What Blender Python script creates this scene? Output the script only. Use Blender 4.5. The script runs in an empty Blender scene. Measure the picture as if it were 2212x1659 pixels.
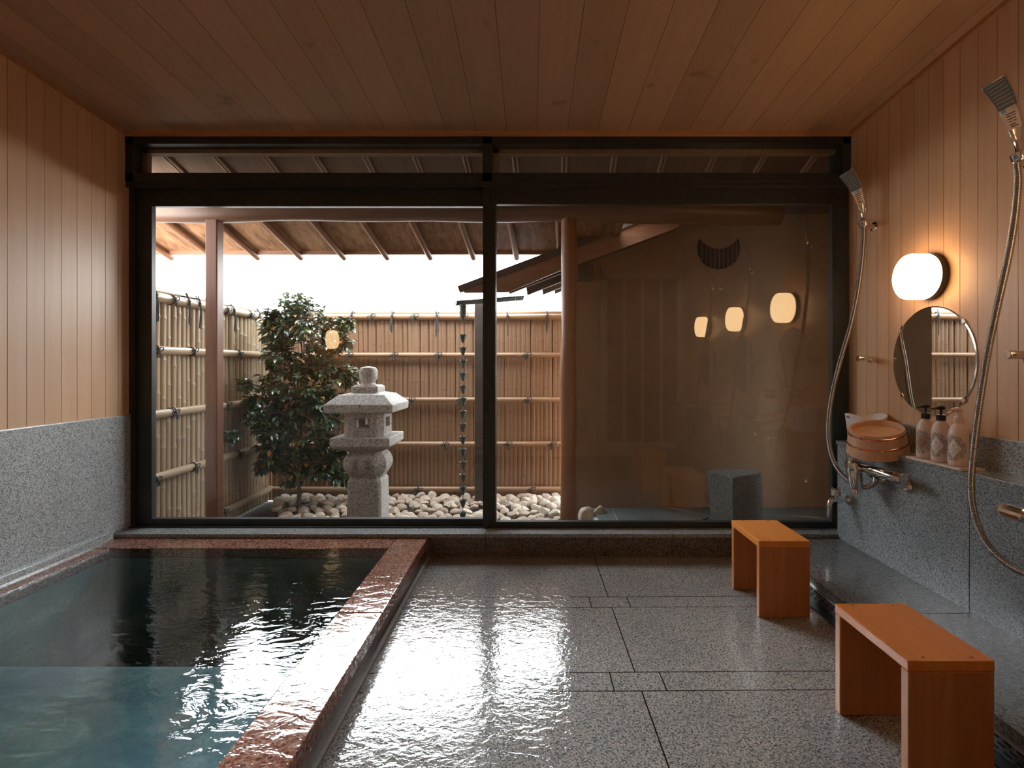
import bpy, bmesh, math, random
from mathutils import Vector, Matrix
random.seed(7)
S = bpy.context.scene
COL = S.collection
PI = math.pi
# ------------------------------------------------------------------ camera, world, exposure
F, VX, VY = 1140.0, 1148.0, 792.0            # focal length and vanishing point in pixels of the 2212x1659 frame
cam = bpy.data.objects.new('camera', bpy.data.cameras.new('camera')); COL.objects.link(cam); S.camera = cam
cam.location = (0, 0, 1.0); cam.rotation_euler = (PI/2, 0, 0)
cam.data.sensor_width = 36; cam.data.lens = F/2212*36
cam.data.shift_x = -(VX-1106)/2212; cam.data.shift_y = -(829.5-VY)/2212
cam.data.clip_start = .02
w = bpy.data.worlds.new('sky'); S.world = w; w.use_nodes = True
SKY = 7.5
wn = w.node_tree; wn.nodes.clear()
wo = wn.nodes.new('ShaderNodeOutputWorld'); wb = wn.nodes.new('ShaderNodeBackground')
tc = wn.nodes.new('ShaderNodeTexCoord'); sp = wn.nodes.new('ShaderNodeSeparateXYZ'); rp = wn.nodes.new('ShaderNodeValToRGB')
wn.links.new(tc.outputs['Generated'], sp.inputs[0]); wn.links.new(sp.outputs['Z'], rp.inputs[0])
rp.color_ramp.elements[0].position = 0; rp.color_ramp.elements[0].color = (1, 1, 1, 1)
rp.color_ramp.elements[1].position = 1; rp.color_ramp.elements[1].color = (.84, .92, 1, 1)
# thin bright cloud with the hazy sun behind it, ahead and to the left, about 30 degrees up
SUN_AZ, SUN_EL, GLOW = math.radians(-18), math.radians(27), 52.0
vn = wn.nodes.new('ShaderNodeVectorMath'); vn.operation = 'NORMALIZE'; wn.links.new(tc.outputs['Generated'], vn.inputs[0])
def wm(op, a, b):
    nd = wn.nodes.new('ShaderNodeMath'); nd.operation = op
    for i, v in enumerate((a, b)):
        if isinstance(v, (int, float)): nd.inputs[i].default_value = v
        else: wn.links.new(v, nd.inputs[i])
    return nd.outputs[0]
sx = wn.nodes.new('ShaderNodeSeparateXYZ'); wn.links.new(vn.outputs[0], sx.inputs[0])
hl = wm('SQRT', wm('ADD', wm('MULTIPLY', sx.outputs[0], sx.outputs[0]), wm('MULTIPLY', sx.outputs[1], sx.outputs[1])), 0)
hd = wm('DIVIDE', wm('ADD', wm('MULTIPLY', sx.outputs[0], math.sin(SUN_AZ)), wm('MULTIPLY', sx.outputs[1], math.cos(SUN_AZ))), hl)
ez = wm('DIVIDE', wm('SUBTRACT', sx.outputs[2], math.sin(SUN_EL)), .060)
lobe = wm('EXPONENT', wm('SUBTRACT', wm('MULTIPLY', wm('SUBTRACT', hd, 1.0), 9.0), wm('MULTIPLY', ez, ez)), 0)
wn.links.new(rp.outputs[0], wb.inputs[0]); wn.links.new(wm('ADD', wm('MULTIPLY', lobe, GLOW), SKY), wb.inputs[1])
wn.links.new(wb.outputs[0], wo.inputs[0])
S.view_settings.view_transform = 'Standard'; S.view_settings.look = 'None'
S.view_settings.gamma = 1; S.view_settings.use_curve_mapping = False
S.view_settings.exposure = 1.1
LAMP = 4.9
try:
    S.cycles.max_bounces = 10; S.cycles.diffuse_bounces = 6; S.cycles.glossy_bounces = 5
    S.cycles.transparent_max_bounces = 16; S.cycles.sample_clamp_indirect = 0
except Exception: pass

def P(px, py, Y):
    return Vector(((px-VX)*Y/F, Y, 1+(VY-py)*Y/F))

# ------------------------------------------------------------------ node helpers
class NT:
    def __init__(s, name):
        s.m = bpy.data.materials.new(name); s.m.use_nodes = True
        s.t = s.m.node_tree; s.t.nodes.clear(); s.out = s.t.nodes.new('ShaderNodeOutputMaterial')
        s.co = s.t.nodes.new('ShaderNodeTexCoord').outputs['Object']
    def n(s, typ, **kw):
        nd = s.t.nodes.new('ShaderNode'+typ)
        for k, v in kw.items(): setattr(nd, k, v)
        return nd
    def l(s, a, b): s.t.links.new(a, b)
    def put(s, sock, v):
        if hasattr(v, 'is_output') or isinstance(v, bpy.types.NodeSocket): s.l(v, sock)
        elif isinstance(v, (tuple, list)) and len(v) == 3 and sock.type == 'RGBA': sock.default_value = (*v, 1)
        else: sock.default_value = v
    def math(s, op, a, b=0.0, c=None):
        nd = s.n('Math', operation=op); s.put(nd.inputs[0], a); s.put(nd.inputs[1], b)
        if c is not None: s.put(nd.inputs[2], c)
        return nd.outputs[0]
    def map(s, scale=(1,1,1), loc=(0,0,0), rot=(0,0,0), co=None):
        nd = s.n('Mapping'); s.l(co or s.co, nd.inputs[0])
        nd.inputs['Scale'].default_value = scale; nd.inputs['Location'].default_value = loc; nd.inputs['Rotation'].default_value = rot
        return nd.outputs[0]
    def noise(s, scale, detail=2, rough=.5, co=None, dist=0):
        nd = s.n('TexNoise'); s.l(co or s.co, nd.inputs['Vector']); nd.inputs['Scale'].default_value = scale
        nd.inputs['Detail'].default_value = detail; nd.inputs['Roughness'].default_value = rough; nd.inputs['Distortion'].default_value = dist
        return nd.outputs['Fac']
    def voro(s, scale, feature='F1', out='Color', co=None):
        nd = s.n('TexVoronoi', feature=feature); s.l(co or s.co, nd.inputs['Vector']); nd.inputs['Scale'].default_value = scale
        return nd.outputs[out]
    def ramp(s, fac, stops, interp='LINEAR'):
        nd = s.n('ValToRGB'); s.l(fac, nd.inputs[0]); cr = nd.color_ramp; cr.interpolation = interp
        while len(cr.elements) < len(stops): cr.elements.new(.5)
        for e, (p, c) in zip(cr.elements, stops):
            e.position = p; e.color = (*c, 1) if isinstance(c, (tuple, list)) else (c, c, c, 1)
        return nd.outputs[0]
    def mix(s, fac, a, b, typ='MIX'):
        nd = s.n('Mix', data_type='RGBA', blend_type=typ); s.put(nd.inputs[0], fac); s.put(nd.inputs[6], a); s.put(nd.inputs[7], b)
        return nd.outputs[2]
    def sep(s, co=None):
        nd = s.n('SeparateXYZ'); s.l(co or s.co, nd.inputs[0]); return nd.outputs
    def bump(s, h, strength=.3, dist=.01, normal=None):
        nd = s.n('Bump'); s.l(h, nd.inputs['Height']); nd.inputs['Strength'].default_value = strength; nd.inputs['Distance'].default_value = dist
        if normal is not None: s.l(normal, nd.inputs['Normal'])
        return nd.outputs[0]
    def pbr(s, color, rough=.5, metal=0, normal=None, spec=None, emit=None, es=0, coat=None, coat_rough=.05):
        b = s.n('BsdfPrincipled'); s.put(b.inputs['Base Color'], color); s.put(b.inputs['Roughness'], rough); s.put(b.inputs['Metallic'], metal)
        if normal is not None: s.l(normal, b.inputs['Normal'])
        if spec is not None: s.put(b.inputs['Specular IOR Level'], spec)
        if emit is not None: s.put(b.inputs['Emission Color'], emit); s.put(b.inputs['Emission Strength'], es)
        if coat is not None: s.put(b.inputs['Coat Weight'], coat); s.put(b.inputs['Coat Roughness'], coat_rough)
        s.l(b.outputs[0], s.out.inputs[0]); return s.m

def plain(name, color, rough=.5, metal=0, var=.12, vs=30, **kw):
    t = NT(name); f = t.noise(vs, 3)
    c = t.mix(t.ramp(f, [(.3, 0), (.7, 1)]), tuple(x*(1-var) for x in color), tuple(min(1, x*(1+var)) for x in color))
    return t.pbr(c, rough, metal, **kw)

def granite(name, cols, scale=170, rough=.25, wet=None, joints=None, bump=0):
    """speckled stone: cols = dark, mid, light, tint"""
    t = NT(name)
    v = t.sep(t.voro(scale))[0]
    f = t.noise(scale*.9, 3, .7)
    c = t.ramp(f, [(.36, cols[0]), (.43, cols[1]), (.55, cols[2]), (.66, cols[3])])
    c = t.mix(t.ramp(v, [(.0, .75), (.25, 0)]), c, cols[0])
    c = t.mix(t.ramp(v, [(.75, 0), (.9, .55)]), c, cols[3])
    blot = t.noise(3.2, 3)
    c = t.mix(t.ramp(blot, [(.35, .22), (.65, 0)]), c, tuple(x*.5 for x in cols[1]))
    r = rough; nrm = None
    if joints: c, jb = joints(t, c)
    else: jb = None
    if wet: r, nrm = wet(t, jb)
    elif bump: nrm = t.bump(t.noise(scale*.35, 3), bump, .002)
    elif jb is not None: nrm = t.bump(jb, .6, .003)
    return t.pbr(c, r, normal=nrm)

def planks(name, axis, width, offset, lo, hi, rough=.45, gr=(1, 1, 1), tone=.25, groove=.018, grain=1.0, stain=0, con=.3):
    """boards: axis = index of the coordinate that runs across the boards; gr = noise stretch along the grain"""
    t = NT(name); x = t.sep()[axis]
    u = t.math('DIVIDE', t.math('SUBTRACT', x, offset), width)
    idx = t.math('FLOOR', u); fr = t.math('SUBTRACT', u, idx)
    wnz = t.n('TexWhiteNoise', noise_dimensions='1D'); t.l(idx, wnz.inputs['W'])
    off = t.n('CombineXYZ'); 
    for i in range(3): t.l(t.math('MULTIPLY', wnz.outputs[0], 17.0*(i+1)), off.inputs[i])
    va = t.n('VectorMath', operation='ADD'); t.l(t.co, va.inputs[0]); t.l(off.outputs[0], va.inputs[1])
    co = t.map(scale=gr, co=va.outputs[0])
    g = t.noise(26*grain, 5, .62, co=co, dist=.6); g2 = t.noise(3.5*grain, 2, co=co, dist=1.2)
    c = t.mix(t.ramp(g, [(con-.1, .25 if con < .35 else 0), (1.1-con, .85 if con < .35 else 1)]), lo, hi)
    c = t.mix(t.ramp(g2, [(.4, .22), (.6, 0)]), c, lo)
    tn = t.math('MULTIPLY_ADD', wnz.outputs[0], tone, 1-tone*.6)
    hsv = t.n('HueSaturation'); t.l(c, hsv.inputs['Color']); t.l(tn, hsv.inputs['Value']); c = hsv.outputs[0]
    if stain:
        st = t.ramp(t.noise(5, 5, .7, dist=.5), [(.62, 0), (.74, stain)])
        c = t.mix(st, c, (.05, .035, .03))
    e = t.math('MINIMUM', fr, t.math('SUBTRACT', 1.0, fr))
    gmask = t.ramp(e, [(0, 1), (groove, 0)])
    c = t.mix(gmask, c, tuple(a*.22 for a in lo))
    nrm = t.bump(t.math('SUBTRACT', 1.0, gmask), .5, .004, t.bump(g, .06, .003))
    return t.pbr(c, rough, normal=nrm)

def timber(name, lo, hi, gr=(1, 1, .08), rough=.5, scale=30, knots=False, metal=0):
    t = NT(name); co = t.map(scale=gr)
    g = t.noise(scale, 5, .6, co=co, dist=.8); g2 = t.noise(scale*.2, 2, co=co, dist=1.5)
    c = t.mix(t.ramp(g, [(.3, 0), (.7, 1)]), lo, hi)
    c = t.mix(t.ramp(g2, [(.42, .45), (.6, 0)]), c, lo)
    return t.pbr(c, rough, normal=t.bump(g, .08, .003))

# ------------------------------------------------------------------ mesh helpers
class MB:
    def __init__(s): s.b = bmesh.new(); s.mi = 0
    def _f(s, vs):
        try: f = s.b.faces.new(vs); f.material_index = s.mi; return f
        except ValueError: return None
    def box(s, x0, x1, y0, y1, z0, z1, M=None):
        v = [s.b.verts.new((M @ Vector(p)) if M else p) for p in
             [(x0,y0,z0),(x1,y0,z0),(x1,y1,z0),(x0,y1,z0),(x0,y0,z1),(x1,y0,z1),(x1,y1,z1),(x0,y1,z1)]]
        for q in ((3,2,1,0),(4,5,6,7),(0,1,5,4),(1,2,6,5),(2,3,7,6),(3,0,4,7)): s._f([v[i] for i in q])
        return s
    def loft(s, rings, cap=True, closed=True):
        R = [[s.b.verts.new(p) for p in r] for r in rings]; n = len(R[0])
        for a, b in zip(R, R[1:]):
            for i in range(n if closed else n-1):
                s._f([a[i], a[(i+1) % n], b[(i+1) % n], b[i]])
        if cap: s._f(R[0][::-1]); s._f(R[-1])
        return s
    def lathe(s, prof, c=(0,0,0), n=32, M=None, cap=True):
        c = Vector(c); rings = []
        for r, z in prof:
            ring = []
            for i in range(n):
                a = 2*PI*i/n; p = Vector((max(r, 1e-4)*math.cos(a), max(r, 1e-4)*math.sin(a), z))
                ring.append(c+(M @ p if M else p))
            rings.append(ring)
        return s.loft(rings, cap)
    def tube(s, pts, r, n=10, flat=None, cap=True):
        pts = [Vector(p) for p in pts]; rings = []; up = None
        for i, p in enumerate(pts):
            d = (pts[min(i+1, len(pts)-1)]-pts[max(i-1, 0)]).normalized()
            if up is None:
                up = Vector((0,0,1)) if abs(d.z) < .9 else Vector((1,0,0))
            up = (up-d*up.dot(d)).normalized(); sd = d.cross(up)
            rr = r[i] if isinstance(r, (list, tuple)) else r
            rings.append([p+(up*math.sin(2*PI*k/n)+sd*math.cos(2*PI*k/n))*rr for k in range(n)])
        return s.loft(rings, cap)
    def prism(s, poly, d):
        d = Vector(d); a = [Vector(p) for p in poly]
        return s.loft([a, [p+d for p in a]])
    def build(s, name, m, parent=None, smooth=None, bevel=0, seg=2, origin=None):
        bmesh.ops.recalc_face_normals(s.b, faces=s.b.faces)
        if origin is not None:
            bmesh.ops.translate(s.b, verts=s.b.verts, vec=-Vector(origin))
        me = bpy.data.meshes.new(name); s.b.to_mesh(me); s.b.free()
        for mm in (m if isinstance(m, (list, tuple)) else [m]): me.materials.append(mm)
        if smooth:
            me.polygons.foreach_set('use_smooth', [True]*len(me.polygons))
            try: me.set_sharp_from_angle(angle=math.radians(smooth))
            except Exception: pass
        o = bpy.data.objects.new(name, me); COL.objects.link(o)
        if origin is not None: o.location = origin
        if parent: o.parent = parent
        if bevel:
            bv = o.modifiers.new('bevel', 'BEVEL'); bv.width = bevel; bv.segments = seg; bv.limit_method = 'ANGLE'; bv.angle_limit = .6
        return o

def tag(o, label=None, cat=None, group=None, kind=None):
    if label: o['label'] = label
    if cat: o['category'] = cat
    if group: o['group'] = group
    if kind: o['kind'] = kind
    return o
def thing(name, label, cat, loc=(0,0,0), group=None, kind=None):
    o = bpy.data.objects.new(name, None); COL.objects.link(o); o.location = loc; o.empty_display_size = .05
    return tag(o, label, cat, group, kind)
KIDS = {}
def kids(o): return [c for c in COL.objects if c.parent == o]
def copy_tree(o, parent=None, dy=0):
    c = o.copy(); COL.objects.link(c); c.parent = parent
    if parent is None: c.location = Vector(o.location)+Vector((0, dy, 0))
    for ch in kids(o): copy_tree(ch, c)
    return c
def spline(pts, n=12):
    pts = [Vector(p) for p in pts]; out = []
    q = [pts[0]*2-pts[1]]+pts+[pts[-1]*2-pts[-2]]
    for i in range(1, len(q)-2):
        for k in range(n):
            t = k/n; a, b, c, d = q[i-1], q[i], q[i+1], q[i+2]
            out.append(.5*((2*b)+(c-a)*t+(2*a-5*b+4*c-d)*t*t+(3*b-a-3*c+d)*t**3))
    out.append(pts[-1]); return out
def resample(pts, step):
    out = [pts[0]]; acc = 0
    for a, b in zip(pts, pts[1:]):
        L = (b-a).length
        while acc+L >= step:
            t = (step-acc)/L; a = a.lerp(b, t); out.append(a); L = (b-a).length; acc = 0
        acc += L
    return out
def frame_to(z, x=None):
    z = Vector(z).normalized(); x = Vector(x or ((1,0,0) if abs(z.x) < .9 else (0,1,0)))
    x = (x-z*x.dot(z)).normalized(); y = z.cross(x)
    return Matrix((x, y, z)).transposed()

# ------------------------------------------------------------------ materials
XL, XR, YW, YB = -2.20, 1.73, 2.90, -.12      # left wall, right wall, window plane, wall behind the camera
M = {}
M['wall_wood'] = planks('pale cedar boards', 1, .0850, .005, (.58,.325,.170), (.76,.475,.28), gr=(1,1,.05), rough=.38, tone=.16, groove=.02, grain=1.2)
M['ceil_wood'] = planks('ceiling boards', 0, .1635, .03, (.40,.235,.14), (.53,.325,.20), gr=(1,.06,1), rough=.55, tone=.22, groove=.012, stain=.5)
M['trim_wood'] = timber('trim wood', (.38,.17,.065), (.55,.27,.12), gr=(.08,1,1))
M['frame'] = plain('dark bronze window frame', (.019,.026,.027), .42, var=.2)
M['inner'] = plain('weathered wood plate', (.26,.165,.11), .6)
G_DARK = ((.030,.036,.038), (.115,.12,.118), (.30,.30,.285), (.42,.39,.36))
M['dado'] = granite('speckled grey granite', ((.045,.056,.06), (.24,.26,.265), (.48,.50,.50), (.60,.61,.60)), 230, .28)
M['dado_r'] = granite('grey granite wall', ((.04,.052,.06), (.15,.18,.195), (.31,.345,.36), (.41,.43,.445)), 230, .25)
M['sill'] = granite('grey granite sill', ((.05,.058,.06), (.18,.195,.20), (.32,.34,.345), (.40,.41,.41)), 230, .22)
M['riser'] = granite('dark brown granite', ((.02,.022,.022), (.07,.062,.052), (.16,.13,.10), (.24,.18,.13)), 180, .2)

def floor_joints(t, c):
    co = t.map(rot=(0, 0, -.010)); x, y, z = t.sep(co)
    per = .565
    yy = t.math('SUBTRACT', y, 1.624)
    k = t.math('FLOOR', t.math('DIVIDE', yy, per)); fy = t.math('SUBTRACT', yy, t.math('MULTIPLY', k, per))   # 0..per
    j1 = t.math('LESS_THAN', t.math('ABSOLUTE', t.math('SUBTRACT', fy, .100)), .0022)
    j0 = t.math('MAXIMUM', t.math('LESS_THAN', fy, .0022), t.math('GREATER_THAN', fy, per-.0022))
    band = t.math('LESS_THAN', fy, .100)
    xm = t.math('LESS_THAN', t.math('ABSOLUTE', t.math('SUBTRACT', x, .356)), .0022)
    xa = t.math('LESS_THAN', t.math('ABSOLUTE', t.math('SUBTRACT', x, .272)), .0022)
    xb = t.math('LESS_THAN', t.math('ABSOLUTE', t.math('SUBTRACT', x, .435)), .0022)
    jb = t.math('MULTIPLY', band, t.math('MAXIMUM', xa, xb))
    jm = t.math('MULTIPLY', t.math('SUBTRACT', 1.0, band), xm)
    j = t.math('MAXIMUM', t.math('MAXIMUM', j0, j1), t.math('MAXIMUM', jb, jm))
    return t.mix(j, c, (.016, .012, .010)), t.math('SUBTRACT', 1.0, j)
def floor_wet(t, jb):
    # film of water from the tub spreading over the left side of the floor, drier to the right
    x, y, z = t.sep()
    wob = t.noise(2.2, 3)
    lim = t.math('ADD', t.math('MULTIPLY', x, .9), t.math('MULTIPLY', t.math('SUBTRACT', wob, .5), 1.1))
    wetm = t.ramp(lim, [(.08, 1), (.36, 0)])
    nd = t.n('Mix', data_type='FLOAT'); t.put(nd.inputs[0], wetm); nd.inputs[2].default_value = .22; nd.inputs[3].default_value = .05
    rip = t.noise(30, 3, .55, co=t.map(scale=(.7, 1, 1)), dist=.8); fine = t.noise(78, 2, .5, co=t.map(scale=(.7, 1, 1)), dist=.5)
    h = t.math('ADD', t.math('MULTIPLY', rip, .8), t.math('MULTIPLY', fine, .28))
    n1 = t.bump(h, .17, .012)
    return nd.outputs[0], n1
M['floor'] = granite('wet grey granite floor', ((.022,.030,.032), (.135,.14,.138), (.305,.30,.29), (.45,.375,.33)), 205, wet=floor_wet, joints=floor_joints)
M['strip'] = granite('dark grey granite strip', ((.03,.036,.04), (.085,.095,.098), (.17,.18,.178), (.23,.22,.21)), 170, .16)
def rim_wet(t, jb):
    return .06, t.bump(t.noise(24, 3, .55, co=t.map(scale=(.6,1,1)), dist=.7), .15, .012)
M['rim'] = granite('red granite rim', ((.026,.024,.024), (.16,.062,.04), (.30,.125,.082), (.40,.28,.23)), 120, wet=rim_wet)
M['rim_shaded'] = granite('red granite side', ((.015,.015,.016), (.065,.035,.027), (.13,.065,.048), (.17,.12,.10)), 120, .3)  # darker copy of the rim stone; the side's shade is in the colour
def tub_mat():
    t = NT('blue grey stone tub lining')
    n1 = t.noise(3.2, 5, .6, dist=.8); n2 = t.noise(60, 3, .6)
    c = t.ramp(n1, [(.32, (.095,.155,.18)), (.5, (.15,.22,.23)), (.68, (.30,.36,.325))])
    c = t.mix(t.ramp(n2, [(.35, .35), (.6, 0)]), c, (.07,.12,.15))
    return t.pbr(c, .6)
M['tub'] = tub_mat()
M['metal_trim'] = plain('brushed aluminium', (.55,.58,.60), .3, 1)
M['grout'] = plain('grout', (.25,.24,.22), .7)

def schlick(t, f0, normal=None):
    lw = t.n('LayerWeight'); lw.inputs[0].default_value = .5
    if normal is not None: t.l(normal, lw.inputs['Normal'])
    p5 = t.math('POWER', lw.outputs['Facing'], 5.0)
    return t.math('MULTIPLY_ADD', p5, 1-f0, f0)
def glass_mat():
    t = NT('window glass')
    a = t.n('BsdfTransparent'); a.inputs[0].default_value = (.97, .985, .98, 1)
    g = t.n('BsdfGlossy'); g.inputs['Roughness'].default_value = 0; g.inputs[0].default_value = (1, 1, 1, 1)
    mx = t.n('MixShader'); t.l(schlick(t, .042), mx.inputs[0]); t.l(a.outputs[0], mx.inputs[1]); t.l(g.outputs[0], mx.inputs[2])
    t.l(mx.outputs[0], t.out.inputs[0]); return t.m
M['glass'] = glass_mat()
def water_mat():
    t = NT('bath water')
    h = t.math('ADD', t.math('MULTIPLY', t.noise(17, 3, .5, co=t.map(scale=(.55, 1, 1), rot=(0, 0, .25)), dist=1.0), 1.0),
               t.math('MULTIPLY', t.noise(60, 2, .5, co=t.map(scale=(.5, 1, 1))), .12))
    nr = t.bump(h, .15, .014)
    a = t.n('BsdfTransparent'); a.inputs[0].default_value = (.58, .74, .77, 1)
    g = t.n('BsdfGlossy'); g.inputs['Roughness'].default_value = .015; g.inputs[0].default_value = (1, 1, 1, 1); t.l(nr, g.inputs['Normal'])
    mx = t.n('MixShader'); t.l(schlick(t, .022, nr), mx.inputs[0]); t.l(a.outputs[0], mx.inputs[1]); t.l(g.outputs[0], mx.inputs[2])
    t.l(mx.outputs[0], t.out.inputs[0]); return t.m
M['water'] = water_mat()
M['chrome'] = plain('chrome', (.78,.78,.77), .10, 1, var=.03)
M['hose'] = plain('ribbed steel hose', (.50,.49,.47), .25, 1, var=.05)
M['grey_plastic'] = plain('grey spray face', (.11,.12,.12), .4)
M['black'] = plain('black plastic', (.012,.013,.013), .3)
M['dark_metal'] = plain('dark lamp base', (.018,.018,.017), .35)
M['mirror'] = plain('mirror', (.82,.85,.84), 0.0, 1, var=0)
M['mirror_edge'] = plain('glass edge', (.02,.16,.11), .1)
M['stool'] = timber('orange varnished wood', (.56,.185,.035), (.74,.29,.07), gr=(1,.07,.5), rough=.28, scale=34)
M['stool_leg'] = timber('varnished wood leg', (.36,.13,.04), (.50,.20,.065), gr=(1,1,.07), rough=.35, scale=34)  # seat wood in a darker tone; the legs' shade is in the colour
M['bucket'] = timber('hinoki staves', (.58,.33,.19), (.70,.43,.27), gr=(1,1,.1), rough=.5, scale=40)
M['copper'] = plain('copper hoop', (.85,.36,.20), .25, 1)
M['white'] = plain('white plastic', (.74,.71,.68), .4, var=.03)
M['bottle'] = plain('pinkish white bottle', (.70,.55,.47), .32, var=.03)
M['bottle_pump'] = plain('pale pink pump', (.72,.52,.44), .3, var=.03)
M['tray'] = plain('white wood tray', (.66,.52,.43), .4)
M['bamboo_l'] = timber('weathered bamboo', (.29,.205,.125), (.38,.285,.19), gr=(1,1,.05), rough=.4, scale=40)
M['bamboo_b'] = timber('tan bamboo', (.21,.115,.063), (.29,.165,.093), gr=(1,1,.05), rough=.42, scale=40)  # back fence cane; backlit shading is put into its darker tone
M['node_l'] = plain('bamboo node', (.34,.27,.20), .5)
M['node_b'] = plain('dark bamboo node', (.20,.105,.055), .6)
M['rail'] = timber('bamboo rail', (.28,.155,.082), (.37,.22,.12), gr=(.06,1,1), rough=.35, scale=40)
M['rail_l'] = timber('bamboo rail weathered', (.32,.23,.145), (.41,.31,.21), gr=(1,.06,1), rough=.35, scale=40)
M['twine'] = plain('black twine', (.018,.024,.024), .8)
M['stone'] = granite('pale lantern granite', ((.13,.12,.11), (.34,.315,.285), (.52,.485,.44), (.60,.56,.51)), 110, .75, bump=.35)
M['rock'] = granite('rough basalt', ((.07,.08,.08), (.15,.16,.155), (.24,.245,.235), (.32,.31,.29)), 200, .8, bump=.5)
M['log'] = timber('peeled cedar log', (.20,.075,.032), (.32,.13,.058), gr=(1,1,.06), rough=.4, scale=24)
M['log_h'] = timber('peeled cedar beam', (.10,.043,.022), (.17,.08,.042), gr=(.06,1,1), rough=.42, scale=24)
M['post'] = timber('reddish cedar post', (.12,.042,.02), (.19,.072,.036), gr=(1,1,.06), rough=.45, scale=28)
M['rafter'] = timber('cedar pole rafter', (.16,.065,.03), (.25,.11,.053), gr=(1,.08,1), rough=.5, scale=24)
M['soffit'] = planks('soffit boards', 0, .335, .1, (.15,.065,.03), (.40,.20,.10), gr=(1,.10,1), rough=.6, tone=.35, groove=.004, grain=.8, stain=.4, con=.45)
M['soffit_shaded'] = planks('inner soffit boards', 0, .287, .1, (.09,.048,.028), (.19,.113,.068), gr=(1,.10,1), rough=.6, tone=.25, groove=.004, grain=.8, stain=.3)  # darker copy of the soffit boards; the inner shade is in the colour
M['batten'] = timber('soffit batten', (.24,.145,.09), (.32,.20,.13), gr=(1,.08,1), rough=.5)
M['fascia'] = timber('eave fascia', (.24,.10,.05), (.34,.16,.08), gr=(.08,1,1))
M['darkwood'] = timber('dark weathered timber', (.045,.035,.03), (.10,.07,.055), gr=(.1,1,1), rough=.7)
M['barge'] = timber('brown barge board', (.20,.09,.045), (.32,.155,.08), gr=(.1,1,1), rough=.55)
M['ochre'] = plain('ochre plaster', (.25,.15,.082), .9, var=.06, vs=6)
M['earth'] = plain('dark soil', (.045,.038,.03), .95, var=.3)
M['flag'] = plain('slate flagstone', (.11,.135,.135), .28, var=.3, vs=7)
M['mortar'] = plain('pale mortar', (.42,.42,.39), .8)
M['bark'] = plain('grey bark', (.14,.105,.08), .85)
M['bronze'] = plain('green patina bronze', (.085,.115,.105), .45, .3, var=.3)
M['void'] = plain('recess shade', (.010,.010,.010), .9)  # near-black standing in for the shade inside slots, gaps and openings
M['wire'] = plain('pale wire', (.6,.6,.58), .4)
def pebble_mat():
    t = NT('pale river stone')
    oi = t.n('ObjectInfo')
    c = t.ramp(oi.outputs['Random'], [(0, (.32,.22,.15)), (.3, (.45,.35,.26)), (.55, (.52,.44,.34)), (.8, (.38,.30,.235)), (1, (.46,.31,.21))])
    c = t.mix(t.ramp(t.noise(30, 4, .6), [(.4, .35), (.6, 0)]), c, (.30,.24,.20))
    return t.pbr(c, .7, normal=t.bump(t.noise(60, 3), .3, .004))
M['pebble'] = pebble_mat()
def leaf_mat(name, a, b, tr=.0):
    t = NT(name)
    c = t.mix(t.ramp(t.noise(9, 2), [(.35, 0), (.65, 1)]), a, b)
    m = t.pbr(c, .32, spec=.9, coat=.7, coat_rough=.16)
    return m
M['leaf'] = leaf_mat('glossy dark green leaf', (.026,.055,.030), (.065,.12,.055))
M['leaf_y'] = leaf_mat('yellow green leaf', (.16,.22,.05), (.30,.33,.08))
M['leaf_o'] = leaf_mat('orange leaf', (.55,.16,.04), (.62,.30,.06))
def lamp_mat():
    t = NT('lit opal glass')
    lw = t.n('LayerWeight'); lw.inputs[0].default_value = .5
    c = t.ramp(lw.outputs['Facing'], [(0, (1, .72, .42)), (1, (1, .50, .20))])
    return t.pbr((.8,.75,.68), .2, emit=(1, .62, .30), es=LAMP)
M['lamp'] = lamp_mat()

# ------------------------------------------------------------------ room shell
def struct(o): o['kind'] = 'structure'; return o
MB().box(-.545, 1.24, YB-.1, 2.80, -.08, 0) .build('floor', M['floor'])['kind'] = 'structure'
MB().box(XL-.15, XL, YB-.15, 3.02, -.6, 2.75).build('wall_left', M['wall_wood'])['kind'] = 'structure'
wl = bpy.data.objects['wall_left']
MB().box(XL-.01, XL+.008, YB, YW-.005, .0, .733).build('granite_dado', M['dado'], wl)
MB().box(XL-.01, XL+.011, YB, YW-.005, .733, .738).build('dado_cap', M['metal_trim'], wl)
MB().box(XR, XR+.15, YB-.15, 3.02, -.6, 2.75).build('wall_right', M['wall_wood'])['kind'] = 'structure'
wr = bpy.data.objects['wall_right']
XG = 1.608
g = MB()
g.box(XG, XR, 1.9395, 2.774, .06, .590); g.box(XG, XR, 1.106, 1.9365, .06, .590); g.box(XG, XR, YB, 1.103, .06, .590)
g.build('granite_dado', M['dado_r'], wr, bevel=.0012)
MB().box(XG+.006, XR, YB, 2.77, .06, .588).build('dado_joint', M['void'], wr)
MB().box(XG-.006, XR, YB, 2.778, .592, .612).build('granite_ledge', M['dado_r'], wr, bevel=.002)
MB().box(XR-.012, XR+.01, YB, YW-.005, .612, .733).build('backsplash', M['dado'], wr)
MB().box(XR-.015, XR+.01, YB, YW-.005, .733, .737).build('backsplash_cap', M['metal_trim'], wr)
MB().box(XL-.15, XR+.15, YB-.15, YB, -.7, 2.75).build('wall_back', M['wall_wood'])['kind'] = 'structure'
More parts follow.
